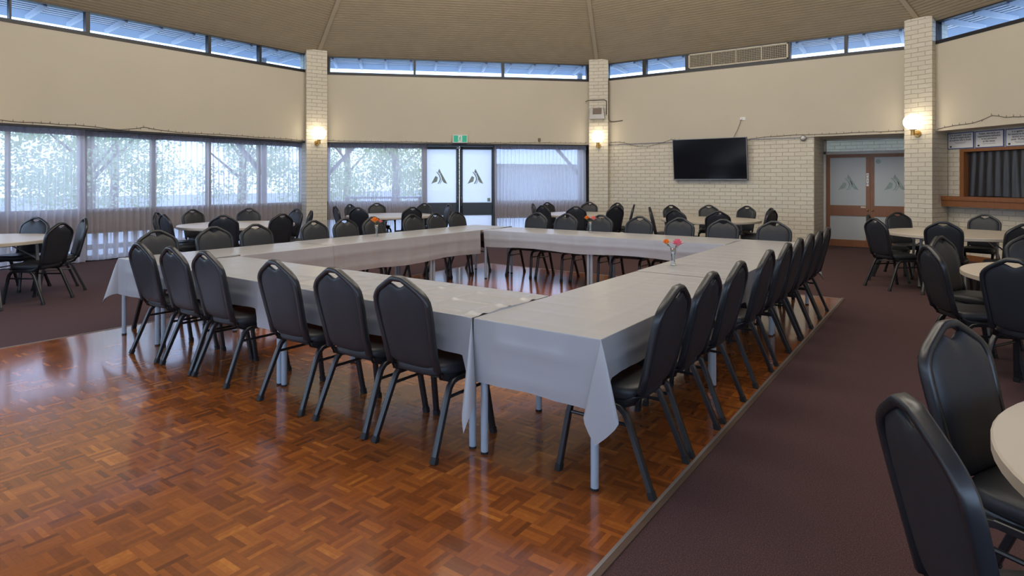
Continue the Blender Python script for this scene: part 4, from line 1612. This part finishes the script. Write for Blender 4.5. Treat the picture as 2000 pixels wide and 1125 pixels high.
cloth('white plastic cloth on the near run meeting the far-left table', -5.634, -3.78, yN0 + 0.001, yN1 - 0.001, ZT, {'-y': ndip, '+y': lambda a: 0.25}, [], 5)
cloth('white plastic cloth on the far run nearer the frosted doors', -5.637, -3.80, yF0, yF1, ZT, {'-y': inner(-5.615, 0, 0.23), '+y': fdip}, [], 7)
cloth('white plastic cloth on the far run nearer the television', -3.96, -2.071, yF0 - 0.002, yF1 + 0.002, ZT + 0.003, {'-y': inner(-99, -2.10, 0.23), '+y': fdip}, [], 7)

# ------------------------------------------------------------------ vases and roses
def rose(x, y, z, rad, m, label, seed, lean=(0, 0), base_z=None):
    rnd = random.Random(seed)
    root = empty('rose', (x, y, z))
    tag(root, label, 'flower')
    mb = MB()
    for layer, (npet, r_, tilt_, hgt) in enumerate(((3, 0.30, 0.15, 0.75), (5, 0.55, 0.40, 0.80), (6, 0.80, 0.75, 0.72), (7, 1.0, 1.15, 0.62))):
        for k in range(npet):
            an = 2 * PI * k / npet + layer * 0.6 + rnd.uniform(-0.15, 0.15)
            wdt = 1.25 * r_ * PI / npet + 0.12
            rows = []
            for a in range(6):
                t = a / 5
                row = []
                for b_ in range(5):
                    u = (b_ / 4 - 0.5) * 2
                    ww = wdt * (math.sin(PI * (0.15 + 0.62 * t)))
                    rr_ = r_ * (0.15 + 0.85 * math.sin(t * (0.9 + 0.5 * tilt_))) + 0.10 * tilt_ * t * t
                    hh = hgt * t - 0.25 * tilt_ * t * t + 0.07 * (1 - u * u) * t
                    aa = an + u * ww / max(0.3, r_ + 0.15)
                    row.append((rad * 0.8 * rr_ * math.cos(aa), rad * 0.8 * rr_ * math.sin(aa), rad * (1.45 * hh - 0.35 + rnd.uniform(-0.03, 0.03))))
                rows.append(row)
            mb.grid(rows)
    mb.build('blossom', m, root, smooth=True)
    mb = MB()
    mb.tube([(0, 0, -0.2 * rad), (lean[0] * 0.68, lean[1] * 0.68, -0.045), (lean[0] * 0.9, lean[1] * 0.9, base_z - z)], 0.0025, 6)
    mb.build('stem', M['green'], root, smooth=True)
    mb = MB()
    for k in range(5):
        a = k * 1.3 + seed
        p = Vector((lean[0] * 0.3, lean[1] * 0.3, -0.012 - 0.003 * k))
        d = Vector((math.cos(a), math.sin(a), -0.5)).normalized() * 0.022
        n_ = d.cross(Vector((0, 0, 1))).normalized() * 0.007
        mb.quad_face([p, p + d * 0.5 + n_, p + d, p + d * 0.5 - n_])
    mb.build('leaf', M['green'], root)
def vase(x, y, label):
    root = empty('bud_vase', (x, y, ZT + 0.007))
    tag(root, label, 'vase', 'bud vases on the white tables')
    mb = MB()
    mb.lathe([(0.0, 0.0), (0.024, 0.0), (0.025, 0.006), (0.016, 0.022), (0.015, 0.045), (0.018, 0.09), (0.026, 0.148), (0.0245, 0.148), (0.0165, 0.09), (0.012, 0.045), (0.010, 0.026), (0.0, 0.024)], 16)
    mb.build('glass', M['vase'], root, smooth=True)
VZ = ZT + 0.007
for x, y, nm in ((-1.93, 5.08, 'pink and orange roses on the carpet-side run'), (-6.13, 5.5, 'large orange rose on the window-side run'), (-4.12, 7.66, 'coral and orange roses on the far run')):
    vase(x, y, 'slim clear glass bud vase holding ' + nm)
cr, fr_ = Vector((math.cos(TH), math.sin(TH))), Vector((-math.sin(TH), math.cos(TH)))
def rpos(x, y, a, b_):
    p = Vector((x, y)) + cr * a + fr_ * b_
    return p.x, p.y
vx, vy = -1.93, 5.08
x, y = rpos(vx, vy, 0.034, -0.01)
rose(x, y, VZ + 0.185, 0.055, M['pink'], 'full pink rose in the bud vase on the carpet-side run', 1, (vx - x, vy - y), VZ + 0.03)
x, y = rpos(vx, vy, -0.056, 0.015)
rose(x, y, VZ + 0.194, 0.038, M['orange'], 'small orange rose beside the pink rose on the carpet-side run', 2, (vx - x, vy - y), VZ + 0.03)
vx, vy = -6.13, 5.5
x, y = rpos(vx, vy, -0.02, -0.01)
rose(x, y, VZ + 0.20, 0.060, M['orange'], 'large orange rose in the bud vase on the window-side run', 3, (vx - x, vy - y), VZ + 0.03)
x, y = rpos(vx, vy, 0.045, 0.02)
rose(x, y, VZ + 0.185, 0.036, M['coral'], 'small pink-edged rose beside the large orange rose on the window-side run', 4, (vx - x, vy - y), VZ + 0.03)
vx, vy = -4.12, 7.66
x, y = rpos(vx, vy, 0.042, -0.01)
rose(x, y, VZ + 0.19, 0.050, M['coral'], 'coral pink rose in the bud vase on the far run', 5, (vx - x, vy - y), VZ + 0.03)
x, y = rpos(vx, vy, -0.050, 0.015)
rose(x, y, VZ + 0.195, 0.046, M['orange'], 'orange rose beside the coral rose on the far run', 6, (vx - x, vy - y), VZ + 0.03)

# ------------------------------------------------------------------ round tables and their chairs
def make_round(rad=0.9, h=0.735):
    t = empty('round_table')
    mb = MB()
    mb.lathe([(0.0, h - 0.044), (rad - 0.01, h - 0.044), (rad, h - 0.038), (rad, h - 0.006), (rad - 0.006, h), (0.0, h)], 72)
    mb.build('tabletop', M['laminate'], t, smooth='angle')
    for k in range(4):
        a = PI / 4 + k * PI / 2
        x, y = 0.69 * math.cos(a), 0.69 * math.sin(a)
        mb = MB()
        mb.tube([(x * 1.05, y * 1.05, 0.014), (x, y, h - 0.04)], 0.018, 12)
        lg = mb.build('leg', M['steel'], t, smooth='angle')
        mb = MB()
        mb.tube([(x * 1.05, y * 1.05, 0.0), (x * 1.05, y * 1.05, 0.03)], 0.021, 12)
        mb.build('foot_cap', M['rubber'], lg)
        mb = MB()
        mb.tube([(x * 1.015, y * 1.015, h - 0.26), (x * 0.55, y * 0.55, h - 0.05)], 0.009, 8)
        mb.build('brace', M['steel'], t, smooth='angle')
    mb = MB()
    for k in range(2):
        a = PI / 4
        y = (0.495 if k else -0.495)
        mb.box(-0.6, 0.6, y - 0.015, y + 0.015, h - 0.07, h - 0.044)
    mb.build('under_frame', M['steel'], t)
    return t
rt = make_round()
tag(rt, 'x', 'table', 'bare round tables')
TABLES = [
    ((-9.75, 2.2), 12.1, 'cream round table cut by the photo edge near the long curtains', 'the table at the curtain-side photo edge',
     [(-10.323, 3.061), (-8.73, 2.84), (-9.566, 3.381), (-8.627, 2.001), (-9.95, 1.05), (-10.848, 2.349)]),
    ((-9.62, 5.6), 66.6, 'cream round table before the long curtains, close to the first pillar', 'the round table nearest the first pillar',
     [(-10.473, 4.706), (-9.69, 4.45), (-10.902, 5.5), (-8.69, 4.84), (-10.5, 6.34), (-8.356, 5.597), (-9.59, 6.72), (-8.786, 6.44)]),
    ((-9.55, 8.95), 83.2, 'cream round table in front of the frosted double doors', 'the round table before the frosted doors',
     [(-10.01, 7.889), (-10.551, 8.702), (-9.146, 7.74), (-10.603, 9.52), (-8.421, 8.47), (-9.656, 10.099), (-8.862, 10.033)]),
    ((-6.55, 11.75), 2.3, 'cream round table beside the middle pillar with the heater', 'the round table beside the heater pillar',
     [(-7.531, 11.312), (-6.84, 10.63), (-7.675, 12.136), (-6.029, 10.607), (-6.992, 12.945), (-6.2, 12.84), (-5.404, 11.112), (-5.5, 12.2)]),
    ((-3.65, 11.5), 9.3, 'cream round table under the wall television', 'the round table under the television',
     [(-4.7, 11.12), (-4.719, 12.286), (-3.906, 10.367), (-4.084, 12.775), (-3.132, 10.281), (-3.298, 12.726), (-2.482, 11.256), (-2.691, 12.073)]),
    ((0.12, 10.5), 6.8, 'cream round table in front of the timber doors and serving hatch', 'the round table before the timber doors',
     [(-0.99, 10.55), (-0.828, 9.58), (-0.68, 11.6), (-0.063, 9.33), (0.44, 11.683), (0.734, 9.364)]),
    ((0.97, 6.3), 41.2, 'cream round table cut by the photo edge in front of the hatch-side table', 'the round table half out of frame',
     [(-0.14, 5.788), (-0.075, 6.837), (0.341, 5.152), (0.618, 7.53)]),
    ((0.996, 2.207), 40.7, 'cream round table cut off in the front corner of the photo', 'the round table in the front corner',
     [(-0.006, 2.732), (-0.079, 1.696)]),
]
for k, ((tx, ty), ta, tlab, tname, tops) in enumerate(TABLES):
    if k == 0:
        rt.location = (tx, ty, 0)
        rt.rotation_euler = (0, 0, math.radians(ta))
        rt['label'] = tlab
    else:
        dup(rt, (tx, ty, 0), math.radians(ta), tlab)
    order = sorted(range(len(tops)), key=lambda j: proj(*tops[j]))
    for j, (px, py) in enumerate(tops):
        f = Vector((tx - px, ty - py)).normalized()
        p = Vector((px, py)) + f * 0.04
        rz = math.atan2(f.y, f.x) - PI / 2 + J(0.8)
        rank = order.index(j)
        toward = f.dot(Vector((px, py)).normalized())
        view = 'back to us' if toward > 0.35 else ('facing us' if toward < -0.35 else 'side-on')
        chair(p.x, p.y, rz, 'black chair, %s, %s from left at %s' % (view, ORD[rank], tname), 'chairs around the round tables')
